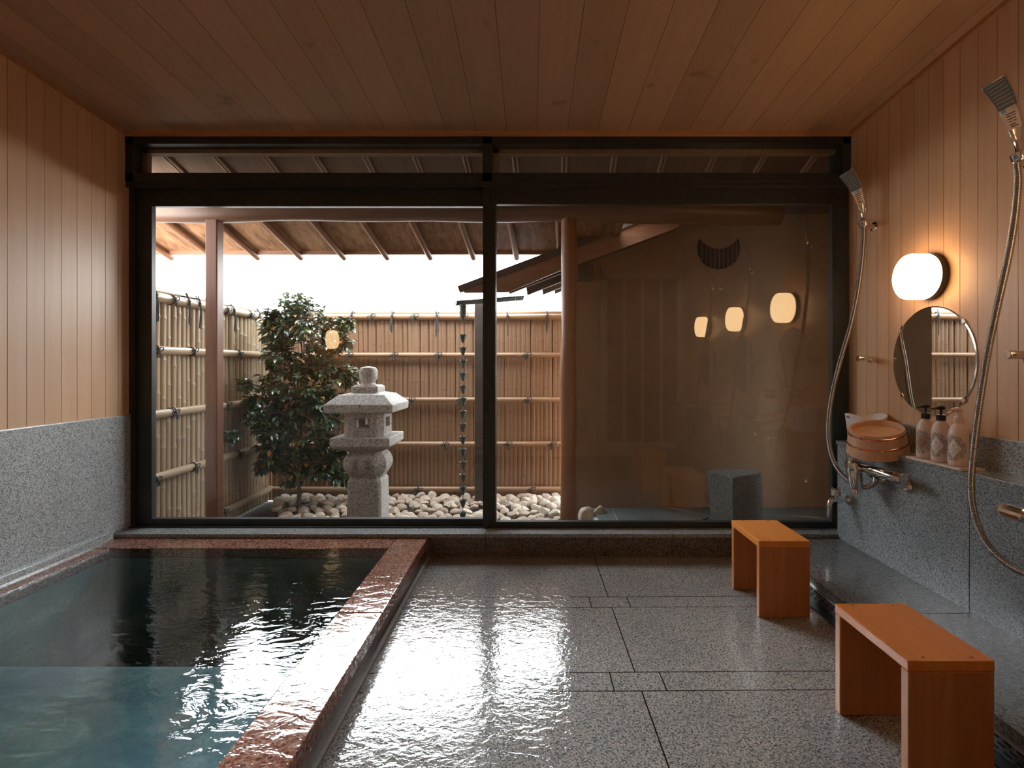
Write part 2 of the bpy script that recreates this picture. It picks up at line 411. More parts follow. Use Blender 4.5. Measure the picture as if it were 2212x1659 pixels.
# ceiling (slopes down towards the window)
zc = lambda y: 2.270+.064*(2.879-y)
g = MB(); g.prism([(XL-.1, YB-.1, zc(YB-.1)), (XL-.1, 2.95, zc(2.95)), (XL-.1, 2.95, zc(2.95)+.1), (XL-.1, YB-.1, zc(YB-.1)+.1)], (XR-XL+.2, 0, 0))
g.build('ceiling', M['ceil_wood'])['kind'] = 'structure'
MB().box(XL-.15, XR+.15, YB-.15, 3.02, 2.75, 2.85).build('wall_top', M['trim_wood'])['kind'] = 'structure'
for nm, x0, x1 in (('trim_1', XL, XL+.012), ('trim_2', XR-.012, XR)):
    g = MB(); g.prism([(x0, YB, zc(YB)-.018), (x0, 2.87, zc(2.87)-.018), (x0, 2.87, zc(2.87)), (x0, YB, zc(YB))], (x1-x0, 0, 0))
    g.build(nm, M['trim_wood'])['kind'] = 'structure'
MB().box(XL, XR, 2.850, 3.0, 2.245, 2.275).build('trim_3', M['trim_wood'])['kind'] = 'structure'
MB().box(XR+.15, 2.62, 2.9, 3.03, 1.15, 2.6).box(1.99, 2.62, 2.9, 3.03, -.3, 1.15).build('wall_light_block', M['ochre'])['kind'] = 'structure'  # added unseen wall, its gap shaped to steer sky light onto the ochre plaster
MB().box(XL, XR, 2.95, 3.02, 2.272, 2.75).build('wall_front', M['trim_wood'])['kind'] = 'structure'
# window wall sill and riser
tr = thing('trim_4', None, None, kind='structure')
for i, (a, b) in enumerate(((XL, -1.13), (-1.128, -.242), (-.240, .737), (.740, XR))):
    MB().box(a, b, 2.766, 3.02, .102, .122).build('sill_slab', M['sill'], tr, bevel=.002)
for a, b in ((XL, -.242), (-.240, .737), (.740, XR)):
    MB().box(a, b, 2.774, 3.02, -.5, .101).build('sill_riser', M['riser'], tr)
# raised granite strip under the showers
st = thing('trim_5', None, None, kind='structure')
MB().box(1.196, XG+.01, 1.921, 2.774, .066, .102).build('strip_slab', M['strip'], st, bevel=.0015)
MB().box(1.196, XG+.01, YB, 1.919, .066, .102).build('strip_slab', M['strip'], st, bevel=.0015)
MB().box(1.222, XG+.01, YB, 2.774, -.08, .066).build('strip_riser', M['strip'], st)
# door behind the camera, seen only as a reflection in the glass
d = thing('door_1', None, None, kind='structure')
g = MB(); y = YB
for a in ((.77, .84, .05, 2.06), (1.62, 1.69, .05, 2.06)): g.box(a[0], a[1], y, y+.03, a[2], a[3])
g.box(.77, 1.69, y, y+.03, 1.98, 2.06); g.box(.77, 1.69, y, y+.03, .05, .16)
for x in (1.02, 1.22, 1.43): g.box(x, x+.03, y, y+.025, .16, 1.98)
g.build('door_frame', M['tray'], d); MB().box(.83, 1.63, y, y+.008, .15, 1.99).build('door_panel', M['barge'], d)

# ------------------------------------------------------------------ window
win = thing('window_1', None, None, kind='structure')
def fx(px, Y): return (px-VX)*Y/F
def fz(py, Y): return 1+(VY-py)*Y/F
Y1, Y2, YT = 2.90, 2.87, 2.856      # back (left) sash face, front (right) sash face, transom face
zt0, zt1 = fz(392, YT), fz(293.5, YT)
g = MB(); g.box(XL, XR, YT, 3.0, fz(310.5, YT), zt1)
g.box(XL, XR, YT, 3.0, zt0, fz(373, YT)); g.box(XL, fx(287, YT), YT, 3.0, zt0, zt1); g.box(fx(1821, YT), XR, YT, 3.0, zt0, zt1)
g.box(fx(1042, YT), fx(1063, YT), YT, 3.0, zt0, zt1)
g.build('transom_frame', M['frame'], win, bevel=.002)
g = MB(); g.box(XL, XR, Y2-.01, 3.0, fz(405, Y2), zt0); g.build('head_track', M['frame'], win, bevel=.002)
g = MB(); g.box(XL, XL+.03, 2.885, 3.0, .122, zt0); g.build('jamb', M['frame'], win)
g = MB(); g.box(XR-.03, XR, 2.885, 3.0, .122, zt0); g.build('jamb', M['frame'], win)
MB().box(XL, XR, 2.872, 3.0, .118, .128).build('bottom_track', M['frame'], win)
for a, b in ((287, 1042), (1063, 1821)):
    MB().box(fx(a, YT)-.005, fx(b, YT)+.005, 2.92, 2.925, fz(373, YT)-.01, fz(310, YT)+.01).build('transom_glass', M['glass'], win)
    g = MB(); x0, x1, z0, z1 = fx(a, YT), fx(b, YT), fz(373, YT), fz(310.5, YT)
    g.box(x0, x1, 2.926, 2.95, z1-.022, z1); g.box(x0, x0+.03, 2.926, 2.95, z0, z1)
    g.build('transom_bead', M['inner'], win)
def sash(Y, xl, xl_in, xr_in, xr, zt, zt_in, zb_in, zb, name_lab):
    s = MB(); D = .035
    s.box(xl, xl_in, Y, Y+D, zb, zt); s.box(xr_in, xr, Y, Y+D, zb, zt)
    s.box(xl_in, xr_in, Y, Y+D, zt_in, zt); s.box(xl_in, xr_in, Y, Y+D, zb, zb_in)
    o = s.build('sash', M['frame'], win, bevel=.0025)
    MB().box(xl_in-.005, xr_in+.005, Y+.014, Y+.019, zb_in-.005, zt_in+.005).build('glass', M['glass'], o)
    return o
s1 = sash(Y1+.005, XL+.004, fx(326, Y1), fx(1043, Y1), fx(1072, Y1), fz(400, Y1), fz(445, Y1), fz(1121.5, Y1), .1225, '')
s2 = sash(Y2, fx(1043, Y2), fx(1070, Y2), fx(1798, Y2), XR-.004, fz(400, Y2), fz(441, Y2), fz(1127, Y2), fz(1141, Y2), '')
g = MB(); g.box(fx(1046, Y2), fx(1057.5, Y2), Y2-.006, Y2+.01, fz(893, Y2), fz(829, Y2)); g.build('latch', M['black'], s2, bevel=.001)
g = MB(); g.box(fx(1043, Y2), fx(1046, Y2), Y2-.003, Y2+.01, fz(1141, Y2), fz(402, Y2)); g.box(fx(1064, Y2), fx(1066, Y2), Y2-.002, Y2+.01, fz(1141, Y2), fz(402, Y2)); g.build('stile_groove', M['frame'], s2)

# ------------------------------------------------------------------ bathtub
ZR = .102
tub = thing('bathtub', 'sunken bathtub with a red granite rim along the left wall', 'bathtub', (-1.4, 1.4, 0))
def tp(mb, name, m, **k):
    o = mb.build(name, m, None, **k); o.parent = tub; o.matrix_parent_inverse = Matrix.Translation(tub.location).inverted(); return o
xa, xb, yb = -2.085, -.708, 2.611
tp(MB().box(xb, -.545, YB, 1.926, ZR-.05, ZR), 'rim', M['rim'], bevel=.004)
tp(MB().box(xb, -.545, 1.929, 2.772, ZR-.05, ZR), 'rim', M['rim'], bevel=.004)
tp(MB().box(XL+.009, xb-.003, yb, 2.772, ZR-.05, ZR), 'rim', M['rim'], bevel=.004)
tp(MB().box(XL+.009, xa, YB, yb-.002, ZR-.05, ZR), 'rim', M['rim'], bevel=.004)
tp(MB().box(xb, -.549, YB, 2.772, -.09, ZR-.051), 'side_panel', M['rim_shaded'])
g = MB(); g.box(xa-.03, xb+.0, YB, yb+.03, -.62, -.55)
g.box(xa-.03, xa, YB, yb+.03, -.6, ZR-.051); g.box(xb, xb+.03, YB, yb+.03, -.6, ZR-.051); g.box(xa, xb, yb, yb+.03, -.6, ZR-.051)
g.prism([(xa, YB, -.13), (xa, 1.97, -.13), (xa, 2.0, -.137), (xa, 2.02, -.155), (xa, 2.10, -.56), (xa, YB, -.56)], (xb-xa, 0, 0))  # added submerged step; its edge stands in for a shadow line under water
tp(g, 'basin', M['tub'])
tp(MB().box(-.546, -.531, YB, 2.772, 0, .008), 'grout_bead', M['grout'])
MB().box(xa+.0005, xb-.0005, YB, yb-.0005, -.125, ZR-.004)
g = MB(); n = 2
v = [g.b.verts.new(p) for p in ((xa+.001, YB, ZR-.003), (xb-.001, YB, ZR-.003), (xb-.001, yb-.001, ZR-.003), (xa+.001, yb-.001, ZR-.003))]; g._f(v)
o = g.build('bath_water', M['water']); tag(o, 'clear blue green bath water filling the tub to the brim', 'water', kind='stuff')
g = MB(); g.box(XL+.008, XL+.034, YB, 2.735, ZR+.001, .136); g.box(XL+.008, XL+.024, YB, 2.735, .136, .147)
o = g.build('trim_6', M['dado'], bevel=.002); o['kind'] = 'structure'
g = MB(); g.box(XL+.024, XL+.034, YB, 2.736, .1361, .140); g.box(XL+.034, XL+.037, YB, 2.736, .100, .108)
g.build('bright_edge', M['metal_trim'], o)

# ------------------------------------------------------------------ drain cover along the strip
M['drain'] = plain('dull drain steel', (.22,.24,.25), .35, 1)
g = MB(); g.box(1.200, 1.203, YB, 2.76, .008, .066)
g.mi = 1
k = 0; yy = .6
while yy < 2.7:
    for r_, zz in enumerate((.018, .032, .046)):
        o_ = yy+(.018 if r_ % 2 else 0)
        g.box(1.1985, 1.201, o_, o_+.020, zz, zz+.0045)
    yy += .036
o = g.build('drain_cover', [M['drain'], M['void']]); tag(o, 'long steel drain cover with rows of small slots below the raised granite strip', 'drain cover')
MB().box(1.188, 1.200, YB, 2.765, .062, .069).build('edge_trim', M['metal_trim'], o)
MB().box(1.160, 1.222, YB, 2.76, .001, .006).build('channel', M['dark_metal'], o)

# ------------------------------------------------------------------ stools
def stool(loc, L, W, H, label):
    t = thing('bath_stool', label, 'stool', loc, 'wooden bath stools')
    th = .026
    MB().box(0, W, 0, L, H-th, H).build('seat', M['stool'], t, bevel=.0025)
    MB().box(.001, W-.001, 0, th, 0, H-th).build('leg', M['stool_leg'], t, bevel=.003)
    MB().box(.001, W-.001, L-th, L, 0, H-th).build('leg', M['stool_leg'], t, bevel=.003)
    for x in (.045, W-.045):
        for y in (.013, L-.013): MB().lathe([(.0045, 0), (.0045, .0006)], (x, y, H), 10).build('peg', M['barge'], t)
    return t
Ya = 1140/543; La = 1140/483-Ya
stool((.905, Ya, 0), .29, .205, .306, 'orange wooden bath stool nearer the window sill, standing wholly in view')
stool((.884, .69*F/635, 0), .30, .205, .310, 'orange wooden bath stool closest to the camera, cut off by the bottom edge')

# ------------------------------------------------------------------ wall lamps
def wall_lamp(x, y, z, sgn, label):
    """sgn -1: on the right wall, pointing to -x"""
    t = thing('wall_lamp', label, 'lamp', (x, y, z), 'round wall lamps')
    Mx = frame_to((sgn, 0, 0))
    MB().lathe([(.094, 0), (.099, .004), (.099, .026), (.095, .030)], M=Mx, n=48).build('base', M['dark_metal'], t, smooth=40)
    MB().lathe([(.096, .028), (.0985, .034), (.0985, .094), (.0965, .104), (.090, .110), (.06, .1125), (.0, .113)], M=Mx, n=48).build('shade', M['lamp'], t, smooth=60)
    return t
ZL = 1.388
wall_lamp(XR, 2.281, ZL, -1, 'lit round wall lamp directly above the round mirror nearest the window')
wall_lamp(XR, 1.448, ZL, -1, 'lit round wall lamp reflected second in the dark window pane')
wall_lamp(XR, .615, ZL, -1, 'lit round wall lamp reflected farthest in the dark window pane')
wall_lamp(XL, .19, 1.29, 1, 'lit round lamp on the left wall, reflected over the garden bush')

# ------------------------------------------------------------------ shower stations
def mirror(y, label):
    t = thing('wall_mirror', label, 'mirror', (XR, y, 1.023), 'round mirrors on the right wall')
    Mx = frame_to((-1, 0, 0)); r = .237
    MB().lathe([(r-.006, .003), (r-.006, .0062), (0, .0062)], M=Mx, n=80).build('mirror_face', M['mirror'], t)
    MB().lathe([(r, .0), (r, .005), (r-.006, .006)], M=Mx, n=80, cap=False).build('glass_edge', M['chrome'], t, smooth=30)
    for a in (42, 138, 222, 318):
        a = math.radians(a); g = MB()
        Mr = Mx @ Matrix.Rotation(a, 3, 'Z'); 
        g.box(r-.010, r+.006, -.010, .010, 0, .009, M=Mr); g.build('clip', M['chrome'], t, bevel=.001)
    return t
def shower(dy, labels):
    t = thing('shower', labels[0], 'shower', (XR, 2.658+dy, 1.704), 'hand showers on the right wall')
    base = Vector(t.location)
    L = lambda p: Vector(p)-Vector((XR, 2.658, 1.704))
    # wall bracket
    g = MB(); g.lathe([(.024, 0), (.024, .006), (.013, .010), (.010, .055), (.012, .066)], L((XR, 2.658, 1.704)), 20, frame_to((-1, -.15, .05)))
    g.build('bracket', M['chrome'], t, smooth=40)
    g = MB(); dirv = Vector((-.30, .05, .95)).normalized()
    hp = L((1.652, 2.622, 1.715)); g.lathe([(.021, -.018), (.024, -.014), (.024, .010), (.018, .014)], hp, 20, frame_to(dirv)); g.build('cradle', M['chrome'], t, smooth=40)
    # head: handle that widens into the flat spray head
    path = spline([L(p) for p in ((1.655, 2.622, 1.685), (1.652, 2.622, 1.76), (1.636, 2.622, 1.83), (1.606, 2.622, 1.905), (1.566, 2.622, 1.968))], 8)
    nv = Vector((-.72, -.62, -.30)).normalized()
    rings = []; N = len(path)
    for i, p in enumerate(path):
        f = i/(N-1); d_ = (path[min(i+1, N-1)]-path[max(i-1, 0)]).normalized()
        wv = d_.cross(nv).normalized(); nn = wv.cross(d_).normalized()
        hw = .0115+.0245*max(0, (f-.18)/.82)**.8; ht = .0115+.006*f
        ring = []
        for k in range(16):
            a = 2*PI*k/16; cx, sx = math.cos(a), math.sin(a)
            e = .45 if f > .3 else .9
            ring.append(p+wv*hw*math.copysign(abs(cx)**e, cx)+nn*ht*math.copysign(abs(sx)**e, sx))
        rings.append(ring)
    MB().loft(rings).build('handset', M['chrome'], t, smooth=35)
    def patch(f0, f1, off, wscale, m, name, lines=False):
        g = MB(); A = []
        for i in range(5):
            f = f0+(f1-f0)*i/4; q = f*(N-1); j = min(int(q), N-2); p = path[j].lerp(path[j+1], q-j)
            d_ = (path[j+1]-path[j]).normalized(); wv = d_.cross(nv).normalized(); nn = wv.cross(d_).normalized()
            s_ = 1 if nn.dot(nv) > 0 else -1
            hw = (.0115+.0245*((f-.18)/.82)**.8)*wscale; ht = .0115+.006*f+off
            c_ = p+nn*ht*s_; A.append([c_-wv*hw, c_+wv*hw, c_+wv*hw-nn*s_*.003, c_-wv*hw-nn*s_*.003])
        g.loft(A); return g.build(name, m, t)
    sf = patch(.66, .985, .0012, .90, M['grey_plastic'], 'spray_face')
    stk = patch(.42, .62, .0010, .80, M['tray'], 'sticker')
    g = MB()
    for (f, a0, a1) in ((.595, -.6, .6), (.57, -.6, .1), (.57, .2, .6), (.54, -.6, .5), (.51, -.5, -.1), (.51, .1, .5), (.475, -.6, .3), (.45, -.5, .6)):
        q = f*(N-1); j = int(q); p = path[j].lerp(path[j+1], q-j); d_ = (path[j+1]-path[j]).normalized(); wv = d_.cross(nv).normalized(); nn = wv.cross(d_).normalized()
        if nn.dot(nv) < 0: nn = -nn
        hw = .0115+.0245*((f-.18)/.82)**.8; c_ = p+nn*(.0115+.006*f+.0014)
        g.prism([c_+wv*hw*a0*.8-d_*.0016, c_+wv*hw*a1*.8-d_*.0016, c_+wv*hw*a1*.8+d_*.0016, c_+wv*hw*a0*.8+d_*.0016], -nn*.001)
    g.build('sticker_print', M['dark_metal'], stk)
    g = MB()
    for i in range(7):
        f = .70+.26*i/6; q = f*(N-1); j = min(int(q), N-2); p = path[j].lerp(path[j+1], q-j); d_ = (path[j+1]-path[j]).normalized(); wv = d_.cross(nv).normalized(); nn = wv.cross(d_).normalized()
        if nn.dot(nv) < 0: nn = -nn
        hw = (.0115+.0245*((f-.18)/.82)**.8)*.72; c_ = p+nn*(.0115+.006*f+.0024)
        g.prism([c_-wv*hw-d_*.0012, c_+wv*hw-d_*.0012, c_+wv*hw+d_*.0012, c_-wv*hw+d_*.0012], -nn*.0014)
    g.build('nozzle_row', M['metal_trim'], sf)
    # ribbed hose
    pts = [(1866, 488, 2.622), (1865, 520, 2.625), (1861, 570, 2.63), (1851, 640, 2.64), (1834, 715, 2.655), (1812, 790, 2.67), (1796, 860, 2.68), (1789, 925, 2.66), (1794, 975, 2.61), (1808, 1010, 2.56), (1830, 1036, 2.51), (1852, 1050, 2.47), (1874, 1052, 2.43), (1890, 1042, 2.385), (1892, 1030, 2.37)]
    if dy:
        off = -.833; pts = [(2196, 352, 1.785), (2199, 390, 1.785), (2192, 470, 1.785), (2177, 560, 1.785), (2155, 660, 1.79), (2134, 760, 1.795), (2118, 860, 1.80), (2105, 960, 1.80), (2098, 1050, 1.79), (2105, 1110, 1.765), (2126, 1165, 1.73), (2160, 1205, 1.69), (2205, 1235, 1.64), (2250, 1240, 1.59), (2290, 1180, 1.56), (2300, 1110, 1.54)]
        cp = resample(spline([L(P(*q)-Vector((0, off, 0))) for q in pts], 10), .0013)
    else: cp = resample(spline([L(P(*q)) for q in pts], 10), .0013)
    rad = [.0115 if (i % 3) else .0090 for i in range(len(cp))]
    MB().tube(cp, rad, 10).build('hose', M['hose'], t, smooth=80)
    t.location = (XR, 2.658+dy, 1.704)
    return t
def hook(dy, label):
    t = thing('wall_hook', label, 'hook', (XR, 2.640+dy, 1.035), 'chrome hooks on the right wall')
    g = MB(); g.lathe([(.014, 0), (.016, .004), (.016, .040), (.014, .042)], (0, 0, 0), 20, frame_to((-1, 0, 0))); g.build('rose', M['chrome'], t, smooth=40)
    g = MB(); g.lathe([(.012, .035), (.015, .040), (.015, .095), (.012, .100)], (0, .0, .004), 20, frame_to((-1, 0, .02))); g.build('peg', M['chrome'], t, smooth=40)
    g = MB(); g.lathe([(.008, 0), (.008, .02)], (-.035, 0, -.022), 12); g.build('cradle', M['chrome'], t, smooth=40)
    return t
def faucet(dy, label):
    t = thing('mixer_faucet', label, 'faucet', (1.53, 2.40+dy, .535), 'chrome bath mixers')
    Lc = lambda x, y, z: Vector((x-1.53, y-2.40, z-.535))
    ay = frame_to((0, 1, 0))
    MB().lathe([(.018, -.185), (.0215, -.180), (.0215, .060), (.019, .064)], M=ay, n=28).build('body', M['chrome'], t, smooth=40)
    g = MB(); g.lathe([(.019, .062), (.0235, .068), (.0235, .140), (.020, .146), (.014, .1462)], M=ay, n=14); g.build('handle', M['chrome'], t, smooth=25)
    MB().lathe([(.019, -.186), (.0235, -.190), (.0235, -.225), (.020, -.228)], M=ay, n=14).build('handle', M['chrome'], t, smooth=25)
    for yo in (-.15, .02):
        g = MB(); g.tube(spline([Lc(1.53, 2.40+yo, .53), Lc(1.555, 2.40+yo, .505), Lc(1.585, 2.40+yo, .492), Lc(1.606, 2.40+yo, .490)], 6), .011, 14)
        g.lathe([(.024, 0), (.026, .004), (.018, .012)], Lc(XG, 2.40+yo, .490), 22, frame_to((-1, 0, 0)))
        g.build('wall_leg', M['chrome'], t, smooth=40)
    # tapered spout that hangs from the left end
    g = MB(); c = Lc(1.497, 2.452 if not dy else 2.36, 0)
    rings = []
    for z, wx, wy, dx in ((.600, .017, .017, -.012), (.592, .019, .018, -.011), (.565, .017, .017, -.008), (.560, .019, .024, -.006), (.545, .024, .028, -.002), (.50, .026, .028, .004), (.45, .024, .024, .010), (.432, .019, .019, .012), (.430, .015, .015, .012), (.412, .015, .015, .013)):
        wx *= 1.25; wy *= 1.3; rings.append([Vector((c.x+dx+wx*math.cos(a), c.y+wy*math.sin(a), z-.535)) for a in [2*PI*k/20 for k in range(20)]])
    g.loft(rings); g.build('spout', M['chrome'], t, smooth=35)
    return t
def bucket(loc, rot, label):
    t = thing('wooden_bucket', label, 'bucket', loc, 'hinoki wash buckets'); t.rotation_euler = rot
    # upside down: mouth (wider) below, recessed bottom board on top
    H = .112; rt, rb = .108, .124
    rr = lambda z: rb+(rt-rb)*z/H
    g = MB(); n = 48
    prof = [(rr(0)-.009, 0), (rr(0), 0), (rr(H*.5), H*.5), (rr(H), H), (rr(H)-.010, H), (rr(H)-.011, H-.022), (rr(H)-.0112, H-.03), (rr(0)-.012, .004), (rr(0)-.009, 0)]
    g.lathe(prof, n=n, cap=False); g.build('staves', M['bucket'], t, smooth=35)
    MB().lathe([(rr(H)-.0112, H-.032), (rr(H)-.0112, H-.023), (0, H-.023)], n=n).build('bottom_board', M['bucket'], t)
    for z in (.095, .048):
        MB().lathe([(rr(z)+.0002, z-.004), (rr(z)+.0022, z-.003), (rr(z)+.0022, z+.003), (rr(z)+.0002, z+.004)], n=n, cap=False).build('hoop', M['copper'], t, smooth=40)
    return t
def pail(loc, label):
    t = thing('washbasin_pail', label, 'pail', loc, 'white pails on the ledge')
    H = .158; rings_o, rings_i = [], []
    prof = [(.068, 0), (.072, .004), (.080, .08), (.089, .150), (.090, 1)]
    n = 48; g = MB()
    def rim(a): return H-.010+.012*math.cos(2*a)
    R = []
    for r, z in ((.060, 0), (.068, .0), (.072, .006), (.079, .07)):
        R.append([Vector((r*math.cos(2*PI*k/n), r*math.sin(2*PI*k/n), z)) for k in range(n)])
    R.append([Vector((.089*math.cos(2*PI*k/n), .089*math.sin(2*PI*k/n), rim(2*PI*k/n))) for k in range(n)])
    R.append([Vector((.085*math.cos(2*PI*k/n), .085*math.sin(2*PI*k/n), rim(2*PI*k/n))) for k in range(n)])
    for r, z in ((.075, .07), (.066, .008), (.0, .008)):
        R.append([Vector((max(r, 1e-3)*math.cos(2*PI*k/n), max(r, 1e-3)*math.sin(2*PI*k/n), z)) for k in range(n)])
    g.loft(R); g.build('body', M['white'], t, smooth=50)
    g = MB(); g.tube([(-.0865, .010, .143), (-.0875, 0, .140), (-.0865, -.010, .143)], .003, 8); g.build('slot', M['void'], t)
    return t
def label_mat(diamond):
    t = NT('printed wreath label'); x, y, z = t.sep()      # y: across the bottle, z: height above the label centre
    ax = t.math('ABSOLUTE', y); az = t.math('ABSOLUTE', z)
    dm = t.math('ADD', t.math('DIVIDE', ax, .022), t.math('DIVIDE', az, .036))
    inside = t.math('LESS_THAN', dm, 1.0)
    rr_ = t.math('SQRT', t.math('ADD', t.math('POWER', t.math('DIVIDE', y, .034), 2.0), t.math('POWER', t.math('DIVIDE', z, .050), 2.0)))
    wreath = t.math('MULTIPLY', t.math('LESS_THAN', rr_, t.math('MULTIPLY_ADD', t.noise(90, 3), .5, .72)), t.math('GREATER_THAN', dm, 1.05))
    leafs = t.math('LESS_THAN', t.voro(520, out='Distance'), .50)
    wr_ = t.math('MULTIPLY', wreath, leafs)
    c = t.mix(inside, (.70,.55,.47), diamond)
    c = t.mix(wr_, c, (.06, .085, .095))
    # ring mark and the small lines of print
    rz = t.math('SQRT', t.math('ADD', t.math('POWER', t.math('DIVIDE', y, .8), 2.0), t.math('POWER', t.math('SUBTRACT', z, .0095), 2.0)))
    ring = t.math('MULTIPLY', t.math('LESS_THAN', rz, .0045), t.math('GREATER_THAN', rz, .0030))
    ln = t.math('MULTIPLY', t.math('LESS_THAN', t.math('FRACT', t.math('DIVIDE', z, .0034)), .32), t.math('LESS_THAN', z, .001))
    ln = t.math('MULTIPLY', ln, t.math('LESS_THAN', dm, .8))
    ln = t.math('MULTIPLY', ln, t.math('LESS_THAN', t.noise(700, 0, co=t.map(scale=(1, 1, .25))), .52))
    c = t.mix(t.math('MAXIMUM', ring, ln), c, (.07, .06, .06))
    return t.pbr(c, .4)
M['lab_w'] = label_mat((.78, .70, .64)); M['lab_b'] = label_mat((.42, .23, .15))
def bottle(loc, black, lab, label):
    t = thing('pump_bottle', label, 'bottle', loc, 'pump bottles on the ledge tray')
    MB().lathe([(.029, 0), (.032, .003), (.0325, .010), (.0325, .115), (.031, .130), (.026, .145), (.018, .156), (.0135, .161), (.0135, .166)], n=40).build('body', M['bottle'], t, smooth=50)
    pm = M['black'] if black else M['bottle_pump']
    cl = MB().lathe([(.0165, .164), (.0165, .184), (.014, .187)], n=28).build('collar', pm, t, smooth=35)
    g = MB(); g.lathe([(.0045, .185), (.0045, .206), (.006, .210)], n=14)
    g.tube([(.012, 0, .2135), (0, 0, .215), (-.020, 0, .2145), (-.036, 0, .211)], [.0075, .009, .006, .0035], 10)
    g.build('pump_head', pm, cl, smooth=50)
    # curved label patch wrapped on the side facing the room (towards -x, -y)
    g = MB(); A = []
    for i in range(15):
        a = math.radians(-75+150*i/14)
        A.append((a, .0329))
    cols = []
    for z in (-.054, .054):
        cols.append([g.b.verts.new((-math.cos(a)*r, math.sin(a)*r, z)) for a, r in A])
    for i in range(14): g._f([cols[0][i], cols[0][i+1], cols[1][i+1], cols[1][i]])
    o = g.build('label', M['lab_w'] if lab else M['lab_b'], t, smooth=60)
    o.location = (0, 0, .068); o.rotation_euler = (0, 0, math.radians(24))
    return t

mirror(2.279, 'round frameless mirror under the lit wall lamp near the window')
mirror(2.279-.833, 'round frameless mirror in the second shower place, seen reflected in the pane')
mirror(2.279-1.666, 'round frameless mirror in the farthest reflected shower place')
shower(0, ['chrome hand shower on the right wall beside the window frame'])
shower(-.833, ['chrome hand shower hanging nearest the camera on the right wall'])
shower(-1.666, ['chrome hand shower at the third shower place, seen as a reflection'])
hook(0, 'chrome hook beside the mirror, close to the window')
hook(-.833, 'chrome hook nearest the camera at the edge of the right wall')
faucet(0, 'chrome mixer faucet under the tilted wooden bucket')
faucet(-.833, 'chrome mixer faucet nearest the camera on the granite wall')
faucet(-1.666, 'chrome mixer faucet at the third shower place')
R_ = math.radians
bucket((1.590, 2.425, .612), (R_(11), R_(-11), 0), 'upturned wooden bucket with copper hoops leaning from ledge onto mixer')
bucket((1.592, 1.44, .615), (0, R_(-6), 0), 'upturned wooden bucket at the second shower place, seen reflected')
bucket((1.592, .60, .615), (0, R_(-6), 0), 'upturned wooden bucket at the third shower place, seen reflected')
pail((1.638, 2.585, .612), 'white plastic pail behind the upturned bucket on the ledge')
MB().box(1.590, 1.682, 1.955, 2.245, .612, .621).build('bottle_tray', M['tray'], bevel=.0015)
tag(bpy.data.objects['bottle_tray'], 'thin pale tray under the three pump bottles', 'tray')
bottle((1.636, 2.190, .621), True, False, 'black-pumped bottle with a brown label, beside the bucket')
bottle((1.636, 2.108, .621), True, True, 'middle bottle with black pump and pale label')
bottle((1.636, 2.022, .621), False, True, 'bottle with a pale pink pump, nearest the long hose')
# standing valve tap by the window
t = thing('valve_tap', 'small chrome tap with a clear faceted knob next to window', 'tap', (XG, 2.68, .323))
g = MB(); g.lathe([(.022, 0), (.024, .003), (.016, .010), (.011, .014), (.011, .060)], n=20, M=frame_to((-1, 0, 0))); g.build('pipe', M['chrome'], t, smooth=40)
g = MB(); g.tube(spline([(-.055, 0, 0), (-.075, 0, .002), (-.092, 0, -.012), (-.098, 0, -.035), (-.099, 0, -.052)], 6), [.012]*6+[.013]*6+[.012]*6+[.0085]*7, 14); g.tube([(-.0985, 0, -.050), (-.103, 0, -.085)], .0075, 12); g.build('spout', M['chrome'], t, smooth=50)
g = MB(); g.lathe([(.007, 0), (.007, .018)], (-.062, 0, .006), 12); g.build('stem', M['chrome'], t)
g = MB(); g.lathe([(.016, 0), (.024, .004), (.024, .036), (.020, .042), (0, .043)], (-.062, 0, .020), 8); g.build('knob', M['chrome'], t)

# ------------------------------------------------------------------ outside: ground and paving
ZG = -.20
MB().box(-9, 9, 2.95, 16, ZG-.2, ZG-.03).build('ground', M['earth'])['kind'] = 'structure'
MB().box(XL-.2, XR+.2, 2.9, 3.03, -.6, .10).build('wall_footing', M['riser'])['kind'] = 'structure'
# slate paving at the right
pv = thing('stone_path', None, None, kind='structure')
MB().box(.46, 3.2, 3.03, 4.16, ZG-.03, -.112).build('mortar_bed', M['mortar'], pv)
cells = [[(.47,4.07),(.62,4.10),(.60,3.4),(.52,3.2)], [(.635,4.10),(1.02,4.14),(1.30,3.86),(.95,3.55),(.615,3.5)],
         [(1.06,4.14),(1.62,4.14),(1.54,4.03),(1.33,3.88)], [(1.34,3.85),(1.56,4.01),(2.3,3.75),(2.2,3.5),(1.25,3.6),(.99,3.55)],
         [(1.64,4.12),(2.4,4.13),(2.5,3.75),(2.32,3.77),(1.57,4.02)], [(.615,3.48),(.96,3.53),(1.24,3.58),(2.2,3.48),(2.2,3.1),(.56,3.1)], [(2.42,4.13),(3.1,4.13),(3.1,3.1),(2.22,3.1),(2.22,3.48),(2.32,3.74),(2.52,3.74)]]
for c_ in cells:
    MB().prism([(x, y_, -.112) for x, y_ in c_], (0, 0, .012)).build('flagstone', M['flag'], pv, bevel=.002)

